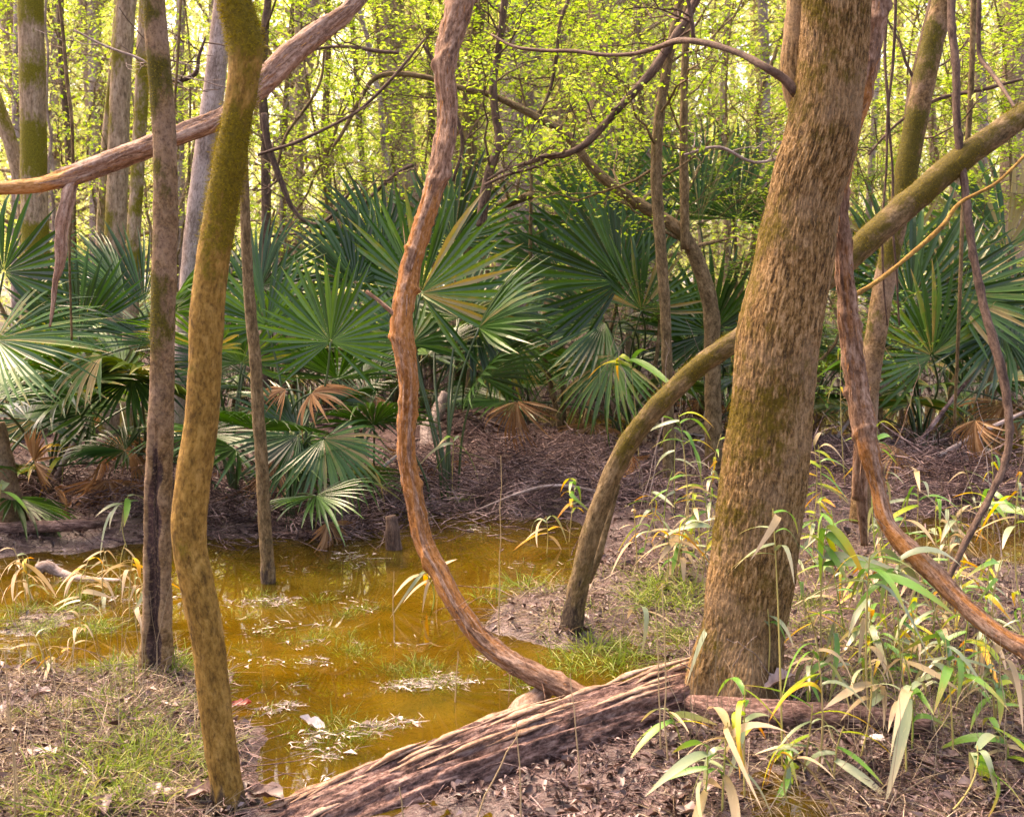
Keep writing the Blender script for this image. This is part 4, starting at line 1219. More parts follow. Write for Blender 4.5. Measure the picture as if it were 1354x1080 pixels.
# ------------------------------------------------------------------ saplings and trunks of the middle distance
mb_kw = dict(mat=M['bark_olive'], seg=14, step=0.05, lump=0.12, lsc=9)
tree('twin_sapling', 'olive sapling right of the dark fans, taller of the twin stems', [(884, 640, 16), (884, 560, 15), (882, 480, 14), (879, 400, 14), (873, 320, 15), (868, 240, 15), (870, 170, 14), (880, 100, 13), (893, 30, 12), (905, -40, 11), (920, -200, 9)], 6.9, M['bark_olive'], seg=16, step=0.03, lump=0.13, lsc=10, limbs=9, spread=0.9, leaf=0.035, ntw=6, nlf=10, lo=0.5, seed=301, moss=mossf(0.0, 1, 6, 3))
tree('twin_sapling', 'slender bent stem beside the olive twin, leaning over to the left', [(944, 620, 24), (943, 560, 23), (942, 480, 22), (940, 410, 22), (926, 355, 21), (903, 310, 18), (875, 288, 16), (845, 270, 15), (815, 248, 14), (792, 230, 13), (770, 205, 12), (745, 175, 11), (715, 158, 10), (685, 142, 9), (650, 126, 8), (615, 118, 7.5), (570, 104, 7), (530, 98, 7), (497, 103, 6.5), (478, 128, 6), (455, 172, 5), (440, 195, 4)], 7.3, M['bark_olive'], seg=16, step=0.03, lump=0.13, lsc=10, seed=302, limbs=14, spread=0.8, leaf=0.036, ntw=6, nlf=14, lo=0.25, hi=.95, flat=.7, moss=mossf(-0.1, 1, 6, 4))
tree('twin_sapling', 'straight light stem just right of the olive twin', [(906, 330, 13), (905, 260, 12), (904, 190, 11), (905, 110, 10), (908, 20, 10), (910, -80, 9)], 7.25, M['bark_olive'], seg=12, step=0.05, lump=0.1, lsc=9, seed=303, limbs=5, spread=0.7, leaf=0.035, loc=P(906, 330, 7.25))
tree('curling_branch', 'dark reddish branch curling down to the left from the twin stems', [(930, -20, 12), (908, 25, 11), (884, 62, 12), (862, 95, 12), (838, 122, 11), (812, 150, 10), (790, 175, 10), (768, 195, 9), (745, 205, 8), (722, 207, 8), (700, 215, 6), (670, 224, 4), (645, 238, 3)], 6.8, M['bark_dark'], cat='branch', seg=12, step=0.02, lump=0.18, lsc=18, seed=304, limbs=7, spread=0.5, leaf=0.036, ntw=5, nlf=10, trunk='wood', lo=.3)
tree('dark_stem', 'dark reddish stem with a kink right of the twisting vine top', [(636, 300, 13), (640, 265, 14), (648, 225, 13), (660, 190, 12), (655, 150, 10), (652, 110, 10), (660, 60, 9), (667, 0, 9), (672, -80, 8)], 7.2, M['bark_dark'], seg=12, step=0.03, lump=0.2, lsc=14, seed=305, limbs=8, spread=0.9, leaf=0.034, ntw=6, nlf=10)
tree('mossy_tree', 'straight mossy trunk nearest the upper left corner', [(48, 620, 40), (47, 400, 36), (46, 300, 34), (45, 235, 33), (44, 150, 32), (42, 60, 32), (40, -30, 31), (38, -250, 28), (36, -520, 22)], 8.6, M['bark_far'], seg=24, step=0.05, lump=0.06, lsc=6, ridge=0.003, rx=25, rz=8, seed=306, moss=mossf(0.6, 1.2, 4, 6), fz=9000)
tree('leaning_sapling', 'mossy sapling leaning in from the left edge', [(34, 600, 20), (36, 400, 19), (32, 280, 18), (22, 220, 18), (8, 170, 18), (-10, 120, 17), (-40, 40, 16)], 8.9, M['bark_far'], seg=14, step=0.05, lump=0.08, lsc=6, seed=307, moss=mossf(0.4, 1.2, 4, 6), fz=2500)
tree('mossy_tree', 'brown trunk with mossy left side under the slanting branch', [(146, 640, 32), (149, 480, 29), (152, 330, 27), (156, 220, 26), (159, 120, 25), (164, 40, 25), (170, -40, 24), (180, -220, 22), (190, -480, 18)], 8.8, M['bark_far'], seg=20, step=0.05, lump=0.07, lsc=7, ridge=0.003, rx=25, rz=8, seed=308, moss=mossf(0.25, 1.0, 4, 7, side=(-.8, 0, 0)), fz=5000)
tree('mossy_tree', 'narrow mossy trunk crowding the left side of the hollow trunk', [(168, 640, 22), (172, 480, 20), (176, 330, 18), (181, 240, 17), (186, 150, 17), (190, 60, 17), (194, -40, 16), (200, -260, 14)], 8.2, M['bark_far'], seg=16, step=0.05, lump=0.08, lsc=7, seed=309, moss=mossf(0.5, 1.1, 5, 8), fz=5000)
tree('mossy_tree', 'thin bright mossy stem behind the brown trunk', [(128, 500, 12), (132, 330, 11), (137, 230, 11), (142, 160, 10), (150, 80, 9), (156, 0, 8), (160, -80, 7)], 10.0, M['bark_far'], seg=10, step=0.08, lump=0.08, lsc=7, seed=310, moss=mossf(0.5, 1.0, 4, 9), limbs=6, spread=1.0, lm='spring', leaf=.04)
FAR = [
    # path, depth, material, label
    ([(98, 560, 15), (94, 300, 13), (93, 220, 12), (88, 150, 10), (82, 90, 9), (80, 20, 9), (78, -80, 8)], 13, 'bark_dark', 'wavy dark trunk between the two mossy trunks at upper left'),
    ([(130, 560, 22), (128, 260, 19), (127, 160, 18), (125, 60, 17), (124, -80, 16)], 19, 'bark_pale', 'mauve grey trunk beyond the bright mossy stem'),
    ([(22, 500, 14), (22, 200, 13), (24, 40, 12), (26, -80, 11)], 16, 'bark_pale', 'dim grey trunk left of the straight mossy trunk'),
    ([(234, 420, 15), (238, 250, 13), (236, 120, 12), (240, 0, 11), (242, -80, 11)], 15, 'bark_pale', 'dim trunk right of the hollow trunk'),
    ([(350, 560, 13), (352, 300, 13), (350, 170, 12), (346, 110, 12), (350, 40, 11), (356, -60, 9)], 9.5, 'bark_dark', 'dark thin stem emerging right below the slanting branch'),
    ([(394, 560, 14), (394, 300, 13), (395, 200, 12), (396, 90, 11), (394, 0, 10), (392, -80, 9)], 12, 'bark_far', 'straight thin trunk below the middle of the slanting branch'),
    ([(378, 520, 9), (374, 300, 9), (376, 170, 8), (384, 60, 8), (390, -60, 7)], 13, 'bark_olive', 'thin olive stem left of the straight thin trunk'),
    ([(440, 520, 10), (436, 280, 9), (430, 180, 9), (434, 60, 8), (432, -60, 7)], 14, 'bark_olive', 'thin stem right of the straight thin trunk'),
    ([(486, 520, 9), (484, 280, 8), (476, 180, 8), (470, 80, 7), (462, -60, 6)], 13, 'bark_olive', 'slim stem left of the wide brown trunk'),
    ([(536, 560, 54), (532, 320, 48), (527, 200, 44), (520, 90, 42), (512, 0, 42), (508, -90, 40)], 14, 'bark_far', 'wide brown trunk behind the upper left of the twisting vine'),
    ([(614, 520, 26), (617, 300, 23), (620, 180, 22), (626, 80, 21), (634, -60, 20)], 11, 'bark_olive', 'olive trunk right behind the twisting vine'),
    ([(682, 520, 62), (686, 300, 58), (688, 180, 56), (690, 60, 55), (692, -80, 52)], 17, 'bark_pale', 'widest pale trunk far behind the middle of the scene'),
    ([(798, 520, 42), (797, 300, 38), (795, 200, 36), (796, 80, 35), (794, -80, 34)], 15, 'bark_far', 'brown trunk behind the curling dark branch'),
    ([(832, 420, 9), (834, 260, 8), (838, 140, 8), (842, -60, 7)], 12, 'bark_far', 'first thin stem left of the olive twin sapling'),
    ([(842, 420, 9), (846, 260, 9), (848, 120, 8), (840, -60, 7)], 12.6, 'bark_olive', 'second thin stem left of the olive twin sapling'),
    ([(740, 480, 8), (736, 280, 8), (742, 120, 7), (738, -60, 6)], 13, 'bark_far', 'thin stem between the widest pale trunk and the brown trunk'),
    ([(958, 480, 11), (962, 300, 10), (956, 160, 9), (964, -60, 8)], 13, 'bark_far', 'thin trunk above the tall palmetto'),
    ([(1010, 480, 15), (1006, 260, 14), (1012, 120, 13), (1008, -60, 12)], 17, 'bark_pale', 'grey trunk close left of the leaning tree'),
    ([(1150, 420, 9), (1148, 300, 9), (1156, 160, 8), (1164, -60, 7)], 11, 'bark_pale', 'pale thin stem between the leaning tree and the slim mossy trunk'),
    ([(1340, 520, 34), (1338, 300, 31), (1340, 160, 30), (1344, -60, 28)], 14, 'bark_far', 'pale brown trunk at the right edge beyond the arching limb'),
    ([(1298, 420, 15), (1300, 200, 14), (1294, 60, 13), (1290, -60, 12)], 18, 'bark_pale', 'dim trunk left of the pale brown trunk at right'),
    ([(1235, 420, 13), (1238, 260, 12), (1230, 100, 11), (1240, -60, 10)], 16, 'bark_far', 'dim trunk right of the slim mossy trunk'),
    ([(572, 460, 10), (576, 280, 9), (570, 140, 9), (566, -60, 8)], 13, 'bark_dark', 'thin dark stem between the wide brown trunk and the vine'),
    ([(1085, 420, 10), (1120, 220, 9), (1142, 60, 9), (1150, -60, 8)], 12, 'bark_olive', 'slim olive stem peeping out right of the leaning tree'),
]
for k, (pth, d, mt, lab) in enumerate(FAR):
    wide = pth[0][2]
    px, py, w0 = pth[0][:3]
    bz = P(px, py, d)[2]
    pth = list(pth)
    if bz > 0.05:                                   # carry the foot down to the ground
        pth = [(px, CY + (py - CY) + bz * F / d, w0 * 1.12)] + pth
    tx, ty, tw = pth[-1][:3]
    top = 10 + (k * 7 % 5)
    pth = pth + [(tx + (k % 3 - 1) * 12, ty - 0.35 * (top - P(tx, ty, d)[2]) * F / d, tw * 0.8), (tx + (k % 5 - 2) * 14, ty - 0.8 * (top - P(tx, ty, d)[2]) * F / d, max(tw * 0.35, 2))]
    big_ = wide > 20
    tree('background_tree', lab, pth, d, M[mt], seg=18 if big_ else 10, step=0.12, lump=0.07, lsc=5, ridge=0.006 if big_ else 0.0, rx=16, rz=4, seed=320 + k,
         limbs=16 if big_ else 18, spread=1.6 if big_ else 1.2, leaf=0.05 + .001 * d, lm='spring', ntw=7, nlf=12, lo=0.15 if not big_ else 0.3, flat=.55, jit=.08,
         moss=mossf(0.0, 1.0, 3, 11 + k), group='tree trunks beyond the palmettos')

for k, (pth, d, mt, lab) in enumerate((
    ([(340, 205, 4), (400, 185, 4.5), (470, 150, 4), (520, 100, 4), (562, 50, 3)], 6.5, 'bark_dark', 'thin bare branch rising right from the crooked mossy trunk'),
    ([(349, 150, 8), (356, 190, 9), (372, 240, 8), (392, 280, 6), (416, 297, 5), (440, 282, 4), (468, 248, 4)], 7.5, 'bark_dark', 'dark branch sagging in a U below the slanting branch'),
    ([(352, 98, 4), (400, 70, 4), (450, 62, 4), (500, 68, 5), (526, 70, 4)], 7.0, 'bark_dark', 'bare branch ending level left of the twisting vine'),
    ([(548, 218, 5), (520, 232, 5), (490, 262, 5), (462, 300, 4), (450, 330, 3)], 7.6, 'bark_dark', 'curved bare branch above the pale upright fans'),
    ([(560, 60, 4), (585, 110, 5), (610, 180, 5), (600, 240, 4)], 7.4, 'bark_dark', 'kinked bare branch passing behind the twisting vine'),
    ([(655, 272, 12), (680, 266, 12), (706, 257, 10)], 8.5, 'bark_olive', 'short thick broken branch lying over the dark fans'),
    ([(640, 245, 4), (670, 232, 4), (705, 222, 4), (740, 205, 3)], 6.9, 'bark_dark', 'thin bare branch continuing left of the curling branch'),
    ([(760, -20, 4), (742, 30, 5), (735, 80, 5), (722, 130, 4), (700, 180, 3)], 7.8, 'bark_dark', 'dark drooping branch among the bright leaves top middle'),
    ([(905, -10, 5), (912, 30, 6), (914, 52, 6)], 4.9, 'bark_dark', 'short dark vine hanging onto the thin grey limb'),
    ([(1060, 200, 3), (1000, 215, 4), (950, 195, 4), (905, 205, 3)], 7.0, 'bark_pale', 'pale thin branch across the front of the tall palmetto'),
    ([(1354, 105, 4), (1300, 118, 5), (1240, 132, 5), (1190, 160, 4), (1150, 205, 3)], 6.4, 'bark_dark', 'thin dark branch crossing behind the bowed vine at right'),
    ([(430, 60, 3), (418, 120, 4), (380, 180, 4), (362, 240, 4)], 8.0, 'bark_olive', 'thin olive branch crossing the U shaped dark one'),
    ([(100, 40, 3), (140, 62, 3), (190, 80, 3), (240, 110, 2)], 6.0, 'bark_pale', 'thin pale branch across the upper left trunks'),
    ([(200, 105, 4), (232, 108, 6), (258, 98, 6), (262, 75, 4), (270, 50, 3)], 6.2, 'bark_dark', 'crooked dark branch between the hollow and crooked trunks'),
)):
    pts, rad = PATH(pth, d)
    o = thing('bare_branch', lab, 'branch', pts[0])
    m = MB()
    s_ = tube(m, pts, rad, 9, .03, lump=.2, lsc=18, seed=660 + k, wob=.012)
    part('wood', m, M[mt], o)
    bm_, _ = grow(s_['p'], s_['r'], 6, .45, np.random.default_rng(660 + k), 4, 0, .2, 1, .3, .02, rr=.45)
    part('branches', bm_, M[mt], o, kind='stuff')

# small evergreen and spring shrubs between the trunks
g = np.random.default_rng(400)
SHR = [
    ((880, 330), 8.3, 1.4, 'ever', 'evergreen shrub in front of the tall palmetto'), ((760, 300), 9.5, 1.5, 'ever', 'evergreen shrub over the dark middle fans'),
    ((1000, 320), 8.6, 1.5, 'ever', 'evergreen shrub left of the leaning tree'), ((1170, 330), 8.2, 1.5, 'ever', 'evergreen shrub behind the slim mossy trunk'),
    ((1110, 440), 7.6, 1.0, 'ever', 'small evergreen sprig right behind the leaning tree'), ((1270, 200), 8.8, 1.9, 'spring', 'bright green shrub above the arching limb at right'),
    ((820, 130), 9.0, 2.2, 'spring', 'bright leafy shrub behind the curling branch'), ((700, 180), 8.6, 2.0, 'spring', 'bright leafy shrub right of the dark reddish stem'),
    ((620, 120), 10.0, 2.1, 'spring', 'bright leafy shrub behind the twisting vine'), ((960, 120), 9.4, 2.3, 'spring', 'bright leafy shrub left of the leaning tree top'),
    ((1200, 100), 9.8, 2.2, 'spring', 'bright leafy shrub behind the slim mossy trunk top'), ((400, 60), 10.5, 2.3, 'spring', 'loose leafy shrub under the slanting branch'),
    ((500, 60), 11, 2.4, 'spring', 'loose leafy shrub before the wide brown trunk'), ((250, 60), 12, 2.5, 'spring', 'pale leafy shrub behind the hollow trunk'),
    ((90, 120), 12, 2.3, 'spring', 'pale leafy shrub between the far left trunks'), ((1330, 90), 9.5, 2.1, 'spring', 'bright leafy shrub at the upper right corner'),
    ((440, 200), 10.5, 1.7, 'spring', 'sparse leafy shrub below the slanting branch'), ((560, 230), 11.5, 1.7, 'spring', 'sparse leafy shrub over the broad fan'),
]
for k, ((px, py), d, sp, lm, lab) in enumerate(SHR):
    top = P(px, py, d)
    b = np.array((top[0] + g.uniform(-.3, .3), d, 0.0)); b[2] = float(H(b[0], b[1])[0])
    mid = (b + top) / 2 + np.array((g.uniform(-.2, .2), 0, 0))
    tt = top + np.array((g.uniform(-.3, .3), 0, 0.5 * sp))
    path = (np.array([b, mid, top, tt]), np.array([.022, .016, .011, .004]))
    e = lm == 'ever'
    tree('understory_shrub', lab, path, d, M['bark_olive'], cat='shrub', seg=8, step=.1, limbs=26 if not e else 18, spread=sp * (.62 if not e else .55), leaf=.04 if not e else .036, lm=lm, ntw=9, nlf=16 if not e else 13, lo=.38, up=.2, flat=.78, jit=.022, tw=.55, seed=410 + k, group='leafy shrubs between the trunks')

WOODZ = [(110, 'behind the far left mossy trunk'), (230, 'behind the hollow trunk'), (320, 'behind the crooked trunk'), (420, 'below the slanting branch'), (520, 'left of the twisting vine'), (620, 'behind the twisting vine'), (720, 'right of the twisting vine'),
         (830, 'over the dark middle fans'), (900, 'behind the twin saplings'), (1020, 'left of the leaning tree'), (1160, 'behind the leaning tree'), (1260, 'behind the slim mossy trunk'), (9999, 'beyond the arching limb at right')]
# thin bare tangled stems between the trunks, countable but alike
for k in range(34):
    d = float(g.uniform(9, 17))
    x = float(g.uniform(-.47, .5)) * d
    b = np.array((x, d, float(H(x, d)[0])))
    lean = g.normal(0, .35, 2)
    hgt = g.uniform(3.5, 7.5)
    pts = np.array([b, b + (lean[0] * .2 * hgt, lean[1] * .2, hgt * .33), b + (lean[0] * .5 * hgt * g.uniform(.4, 1.2), lean[1] * .6, hgt * .66), b + (lean[0] * hgt * .9, lean[1], hgt)])
    r_, _ = tree('slender_stem', 'slender crooked stem of the thin undergrowth', (pts, np.array([.03, .022, .016, .004]) * g.uniform(.5, 1.25)), d, M[('bark_olive', 'bark_pale', 'bark_far')[k % 3]], seg=7, step=.12, lump=.15, lsc=8,
         limbs=11, spread=1.3, leaf=.045, lm='spring', ntw=6, nlf=5, lo=.2, seed=500 + k, group='thin undergrowth stems', wob=.03, jit=.06)
    REG.append((r_, ('olive', 'pale', 'brown')[k % 3] + ' slender crooked stem', pix(b)[0], zone(pix(b)[0], WOODZ)))

# the wood farther off
FT = []
for k in range(4):
    hgt = 15.0
    pts = np.array([(0, 0, -.1), (.1 * (k - 1), .1, 4), (.2 * (k - 2), 0, 9), (.3 * (k - 1.5), 0, hgt)])
    m = MB()
    s = tube(m, pts, np.array([.22, .17, .12, .03]), 10, .3, lump=.08, lsc=3, seed=600 + k)
    tm = m.mesh('trunk', M[('bark_far', 'bark_pale', 'bark_far', 'bark_pale')[k]])
    bm_, lp = grow(s['p'], s['r'], 48, 3.0, np.random.default_rng(600 + k), 9, 13, .1, 1, .4, .25, flat=.3)
    c = MB(); leaves(c, lp, .13, k, flat=.45)
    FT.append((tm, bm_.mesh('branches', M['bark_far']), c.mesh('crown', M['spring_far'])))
for k in range(52):
    d = 17 + 26 * (k + g.random()) / 52
    x = float(g.uniform(-.55, .55)) * d
    o = thing('far_tree', 'slim pale trunked tree with thin yellow green spring leaves deep in the wood', 'tree', (x, d, float(H(x, d)[0])), 'trees deep in the wood')
    o.rotation_euler = (g.normal(0, .04), g.normal(0, .04), g.uniform(0, 6.28))
    REG.append((o, 'tree deep in the wood', pix((x, d, 2))[0], zone(pix((x, d, 2))[0], WOODZ)))
    s_ = g.uniform(.6, 1.25)
    o.scale = (s_, s_, g.uniform(.85, 1.15))
    for nm, me in zip(('trunk', 'branches', 'crown'), FT[k % 4]):
        link(nm, me, o, kind=None if nm == 'trunk' else 'stuff')
c = MB()
n = 190000
yy = g.uniform(24, 72, n)
xx = g.uniform(-.62, .62, n) * yy
zz = g.uniform(0, 1, n) ** 1.1 * (0.25 * yy + 2.0)      # canopy shaped lower towards the swamp so the pool reflects open sky
q = np.stack([xx, yy, zz], 1)
keep = fbm(q * np.array((.22, .22, .3)), 71, 3) > -0.12
leaves(c, q[keep], 0.0045 * q[keep][:, 1], 3, flat=.4)
ns = 60
sy = g.uniform(40, 75, ns); sx = g.uniform(-.6, .6, ns) * sy
sb = np.stack([sx, sy, 0 * sx], 1)
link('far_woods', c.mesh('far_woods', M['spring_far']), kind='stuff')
m = MB()
rods(m, sb, sb + np.stack([g.normal(0, .4, ns), 0 * sx, 0 * sx + 8], 1), sb + np.stack([g.normal(0, .8, ns), 0 * sx, 0 * sx + 18], 1), g.uniform(.1, .3, ns), .04, 6, 7)
link('far_trunks', m.mesh('far_trunks', M['bark_pale']), kind='stuff')


# ------------------------------------------------------------------ switch cane
g = np.random.default_rng(700)
CL = {}
PALS = ('green', 'pale', 'lime', 'gold', 'straw')
for k in range(6):
    el, dr, wd = ((.65, .9, .12), (.35, .7, .14), (.9, 1.3, .105), (.1, .45, .13), (.5, 1.5, .10), (-.25, .5, .145))[k]
    for p_ in PALS:
        m = MB()
        blades(m, [(0, 0, 0)], [(math.cos(el), 0, math.sin(el))], 1.0, wd, dr, nst=9, tt=True, side=[(0, 1, 0)], vfold=0.22)
        CL[(k, p_)] = m.mesh('leaf', M['cane_' + p_])
CMIX = {'g': (('green', .5), ('pale', .25), ('lime', .2), ('straw', .05)), 'b': (('pale', .6), ('green', .3), ('straw', .1)), 'y': (('lime', .4), ('gold', .13), ('green', .25), ('pale', .12), ('straw', .1)),
        'o': (('gold', .4), ('lime', .15), ('pale', .2), ('straw', .25)), 's': (('straw', .75), ('pale', .15), ('gold', .1)), 'm': (('green', .28), ('lime', .14), ('pale', .27), ('straw', .25), ('gold', .06))}


def cane(lab, bx, by, tx, ty, pal, n=7, size=.2, group=None, frm=.5, seed=None):
    r_ = np.random.default_rng(int(bx * 7 + by * 13 + tx) if seed is None else seed)
    b = HG(bx, by)
    d = b[1]
    tp = P(tx, ty, d + r_.uniform(-.05, .05))
    root = thing('switch_cane', lab, 'cane plant', b, group)
    md = (b + tp) / 2 + np.array((r_.normal(0, .03), r_.normal(0, .03), 0))
    m = MB()
    c = rods(m, [b - np.array((0, 0, .03))], [md], [tp], 0.0035, 0.0018, 9, 5, tone=r_.uniform(.2, 1))[0]
    part('culm', m, M['culm'], root)
    names, ws = zip(*CMIX[pal])
    a = r_.uniform(0, 6.28)
    for k in range(n):
        u = frm + (1 - frm) * (k + r_.uniform(0, .6)) / n
        i = min(int(u * 8), 7); f = u * 8 - i
        q = c[i] * (1 - f) + c[i + 1] * f
        p_ = r_.choice(names, p=np.array(ws) / sum(ws))
        o = link('leaf', CL[(int(r_.integers(0, 6)), p_)], root)
        o.location = q - b
        a += math.pi + r_.normal(0, .5)
        o.rotation_euler = (r_.normal(0, .35), r_.normal(0, .25), a)
        s = size * r_.uniform(.65, 1.2)
        o.scale = (s, s * r_.uniform(.8, 1.2), s)
    return root


CANES = [
    ('tall cane with blue green leaves in front of the leaning tree', 1035, 1000, 1022, 672, 'b', 7, .2, .8),
    ('cane with broad fresh green leaves just right of the leaning tree', 1092, 905, 1095, 690, 'g', 9, .24, .75),
    ('cane with long hanging green leaves beneath the peeling vine', 1152, 965, 1150, 735, 'g', 8, .24, .8),
    ('cane with one broad green leaf hanging over the peeling vine', 1205, 950, 1190, 735, 'g', 6, .26, .85),
    ('cane with a bent golden leaf beside the small log', 1082, 1010, 1078, 842, 'y', 7, .2, .6),
    ('cane with golden and straw leaves right of the small log end', 1135, 1000, 1150, 868, 'o', 7, .19, .5),
    ('cane with a pale drooping leaf in the lower right mud', 1200, 1030, 1205, 905, 'b', 6, .22, .8),
    ('leafy green cane under the lower sweep of the peeling vine', 1262, 1000, 1250, 845, 'g', 8, .2, .65),
    ('cane with arching pale leaves at the right edge below the vine', 1312, 960, 1322, 868, 'm', 8, .2, .5),
    ('cane with a whitish arching leaf in the lower right corner', 1240, 1075, 1292, 985, 'b', 6, .22, .7),
    ('straw pale cane clump with white blades below the small log', 955, 1075, 962, 955, 's', 11, .22, .4),
    ('yellow green upright cane in front of the small log', 985, 1062, 985, 905, 'y', 9, .17, .5),
    ('cane with a golden leaf beside a silvery one in the lower mud', 1052, 1072, 1062, 992, 'o', 4, .2, .7),
    ('second straw cane with bluish blade left of the yellow green cane', 925, 1078, 935, 985, 'b', 8, .19, .4),
    ('yellow cane standing tall against the slim mossy trunk', 1165, 770, 1160, 560, 'y', 7, .2, .7),
    ('yellow green cane right of the slim mossy trunk', 1205, 740, 1212, 620, 'm', 8, .22, .6),
    ('cane with an orange leaf by the bowed dark vine', 1312, 770, 1310, 645, 'g', 8, .22, .75),
    ('cane with a golden tip hanging at the right photo edge', 1350, 800, 1345, 655, 'y', 7, .2, .7),
    ('bright green cane behind the arching stem, beside the leaning tree', 905, 712, 897, 548, 'g', 9, .26, .75),
    ('yellow cane close against the left of the leaning tree', 935, 725, 926, 628, 'y', 9, .2, .5),
    ('cane with a white leaf and a golden one right of the arching stem', 882, 770, 884, 706, 'o', 5, .22, .8),
    ('cane with a single straw leaf arching left over the grass', 868, 870, 838, 802, 's', 4, .24, .9),
    ('straw cane left of the arching stem foot', 722, 735, 722, 682, 's', 8, .2, .5),
    ('yellow cane right against the left of the arching stem', 752, 720, 762, 632, 'y', 9, .2, .5),
    ('white leaved cane beside the lower bend of the twisting vine', 566, 812, 560, 755, 's', 7, .17, .7),
    ('pale little cane on the bank right of the twisting vine', 598, 650, 600, 578, 'b', 6, .22, .7),
    ('cane with broad blue green leaves behind the arching stem top', 846, 640, 832, 472, 'g', 6, .36, .88),
    ('cane with drooping fresh leaves left of the hollow trunk', 172, 728, 170, 655, 'b', 8, .22, .75),
    ('cane with a yellow leaf low under the left palmettos', 78, 665, 82, 585, 'y', 6, .26, .75),
    ('cane with bright green leaves at the far left edge', -4, 720, 2, 640, 'g', 4, .24, .8),
    ('straw cane arching over the water at left', 128, 790, 118, 738, 's', 7, .18, .5),
    ('straw cane touching the hollow trunk from the left', 172, 810, 176, 735, 's', 6, .17, .7),
    ('dry cane over the branch stub in the water', 42, 800, 30, 735, 's', 8, .17, .4),
    ('white tipped cane between the leaning tree and the peeling vine', 1078, 735, 1082, 588, 'm', 9, .2, .5),
    ('small cane with blue leaves at the foot of the leaning tree', 945, 915, 940, 815, 'b', 3, .17, .85),
    ('low cane with thin pale leaves right before the leaning tree foot', 1008, 925, 1015, 805, 'b', 5, .15, .8),
    ('orange leaved cane between the vine sweep and the right edge', 1290, 900, 1300, 835, 'o', 6, .18, .6),
    ('mixed cane low under the hanging green leaf', 1180, 880, 1180, 800, 'm', 9, .18, .3),
    ('green cane leaning left at the rotten log end', 905, 985, 880, 935, 'g', 6, .16, .5),
    ('slim green cane shoot behind the leaning tree at the palmetto', 1118, 640, 1112, 455, 'g', 8, .16, .6),
]
for q in CANES:
    cane(q[0], q[1], q[2], q[3], q[4], q[5], q[6], q[7], 'switch cane plants', q[8])
for k in range(74):
    zn_ = ((1060, 1354, 760, 940), (1030, 1354, 900, 1070), (1060, 1354, 680, 800), (840, 960, 680, 800))[min(int(g.choice(4, p=(.32, .12, .26, .30))), 3)]
    bx, by = g.uniform(zn_[0], zn_[1]), g.uniform(zn_[2], zn_[3])
    pc_ = 'msgmbyg'[int(g.integers(0, 7))]
    o = cane('low cane of the tangle around the leaning tree', bx, by, bx + g.normal(0, 14), by - g.uniform(45, 130), pc_, int(g.integers(5, 9)), g.uniform(.13, .2), 'low cane of the tangle at right', .25)
    REG.append((o, {'m': 'mixed', 's': 'straw', 'b': 'bluish', 'g': 'green', 'y': 'yellowing'}[pc_] + ' cane', bx, zone(bx, [(960, 'left of the leaning tree'), (1070, 'before the leaning tree'), (1150, 'right of the leaning tree'), (1230, 'by the hanging leaf'), (1300, 'below the vine sweep'), (9999, 'at the right edge')]) + (', front clump' if by > 940 else ', middle clump' if by > 800 else ', rear clump')))
for k in range(14):
    bx, by = g.uniform(0, 210), g.uniform(760, 900)
    o = cane('wispy straw cane standing in the shallows at left', bx, by, bx + g.normal(0, 12), by - g.uniform(30, 70), 's', 5, g.uniform(.10, .15), 'straw cane in the left shallows', .25)
    REG.append((o, 'wispy straw cane', bx, 'left of the hollow trunk' + (' on the near side' if by > 830 else ' on the far side')))

# tall dry stalks, each its own
for k, (pts_, lab) in enumerate((
    ([(660, 835), (662, 730), (664, 600)], 'tall straight straw stalk rising from the pool mid scene'),
    ([(875, 1000), (872, 900), (866, 800)], 'pair stalk in front of the rotten log, left one'), ([(884, 1010), (878, 900), (877, 770)], 'pair stalk in front of the rotten log, tall right one'),
    ([(690, 1090), (688, 1010), (683, 955)], 'short straw stalk sticking up before the rotten log'), ([(768, 1040), (762, 980), (755, 890)], 'thin straw stalk crossing the rotten log middle'),
    ([(625, 1090), (655, 1010), (690, 965)], 'straw stalk leaning right over the rotten log'), ([(535, 1095), (532, 1060), (528, 1040)], 'tiny straw stalk before the rotten log left half'),
    ([(28, 1080), (12, 960), (6, 860)], 'tall straw stalk at the lower left corner'), ([(20, 1085), (18, 980), (14, 930)], 'second straw stalk at the lower left corner'),
    ([(55, 960), (80, 900), (100, 850)], 'straw stalk leaning right on the left bank'), ([(600, 935), (604, 900), (606, 860)], 'thin stalk standing in the pool left of the vine foot'),
    ([(522, 850), (519, 790), (521, 755)], 'pale stalk standing in the pool below the stump'),
)):
    b = HG(*pts_[0]); d = b[1]
    m = MB()
    rods(m, [b - np.array((0, 0, .02))], [P(pts_[1][0], pts_[1][1], d)], [P(pts_[2][0], pts_[2][1], d)], .0028, .0014, 8, 5, tone=.6, wig=.006, seed=k)
    o = link('dry_stalk', m.mesh('dry_stalk', M['cane_straw'], origin=b), loc=b)
    tag(o, lab, 'stalk', 'dry stalks')

# ------------------------------------------------------------------ grass
GV = []
for k in range(5):
    r_ = np.random.default_rng(800 + k)
    n = 90
    b = r_.normal(0, 1, (n, 3)) * np.array((.035, .035, 0))
    dr_ = unit(np.concatenate([r_.normal(0, .55, (n, 2)) + b[:, :2] * 6, np.ones((n, 1))], 1))
    m = MB()
    blades(m, b, dr_, r_.uniform(.05, .15, n), .0028, r_.uniform(.15, .9, n), nst=5, tone=np.clip(r_.normal(.45, .28, n), 0, 1))
    GV.append(m.mesh('grass_tuft', M['grass']))


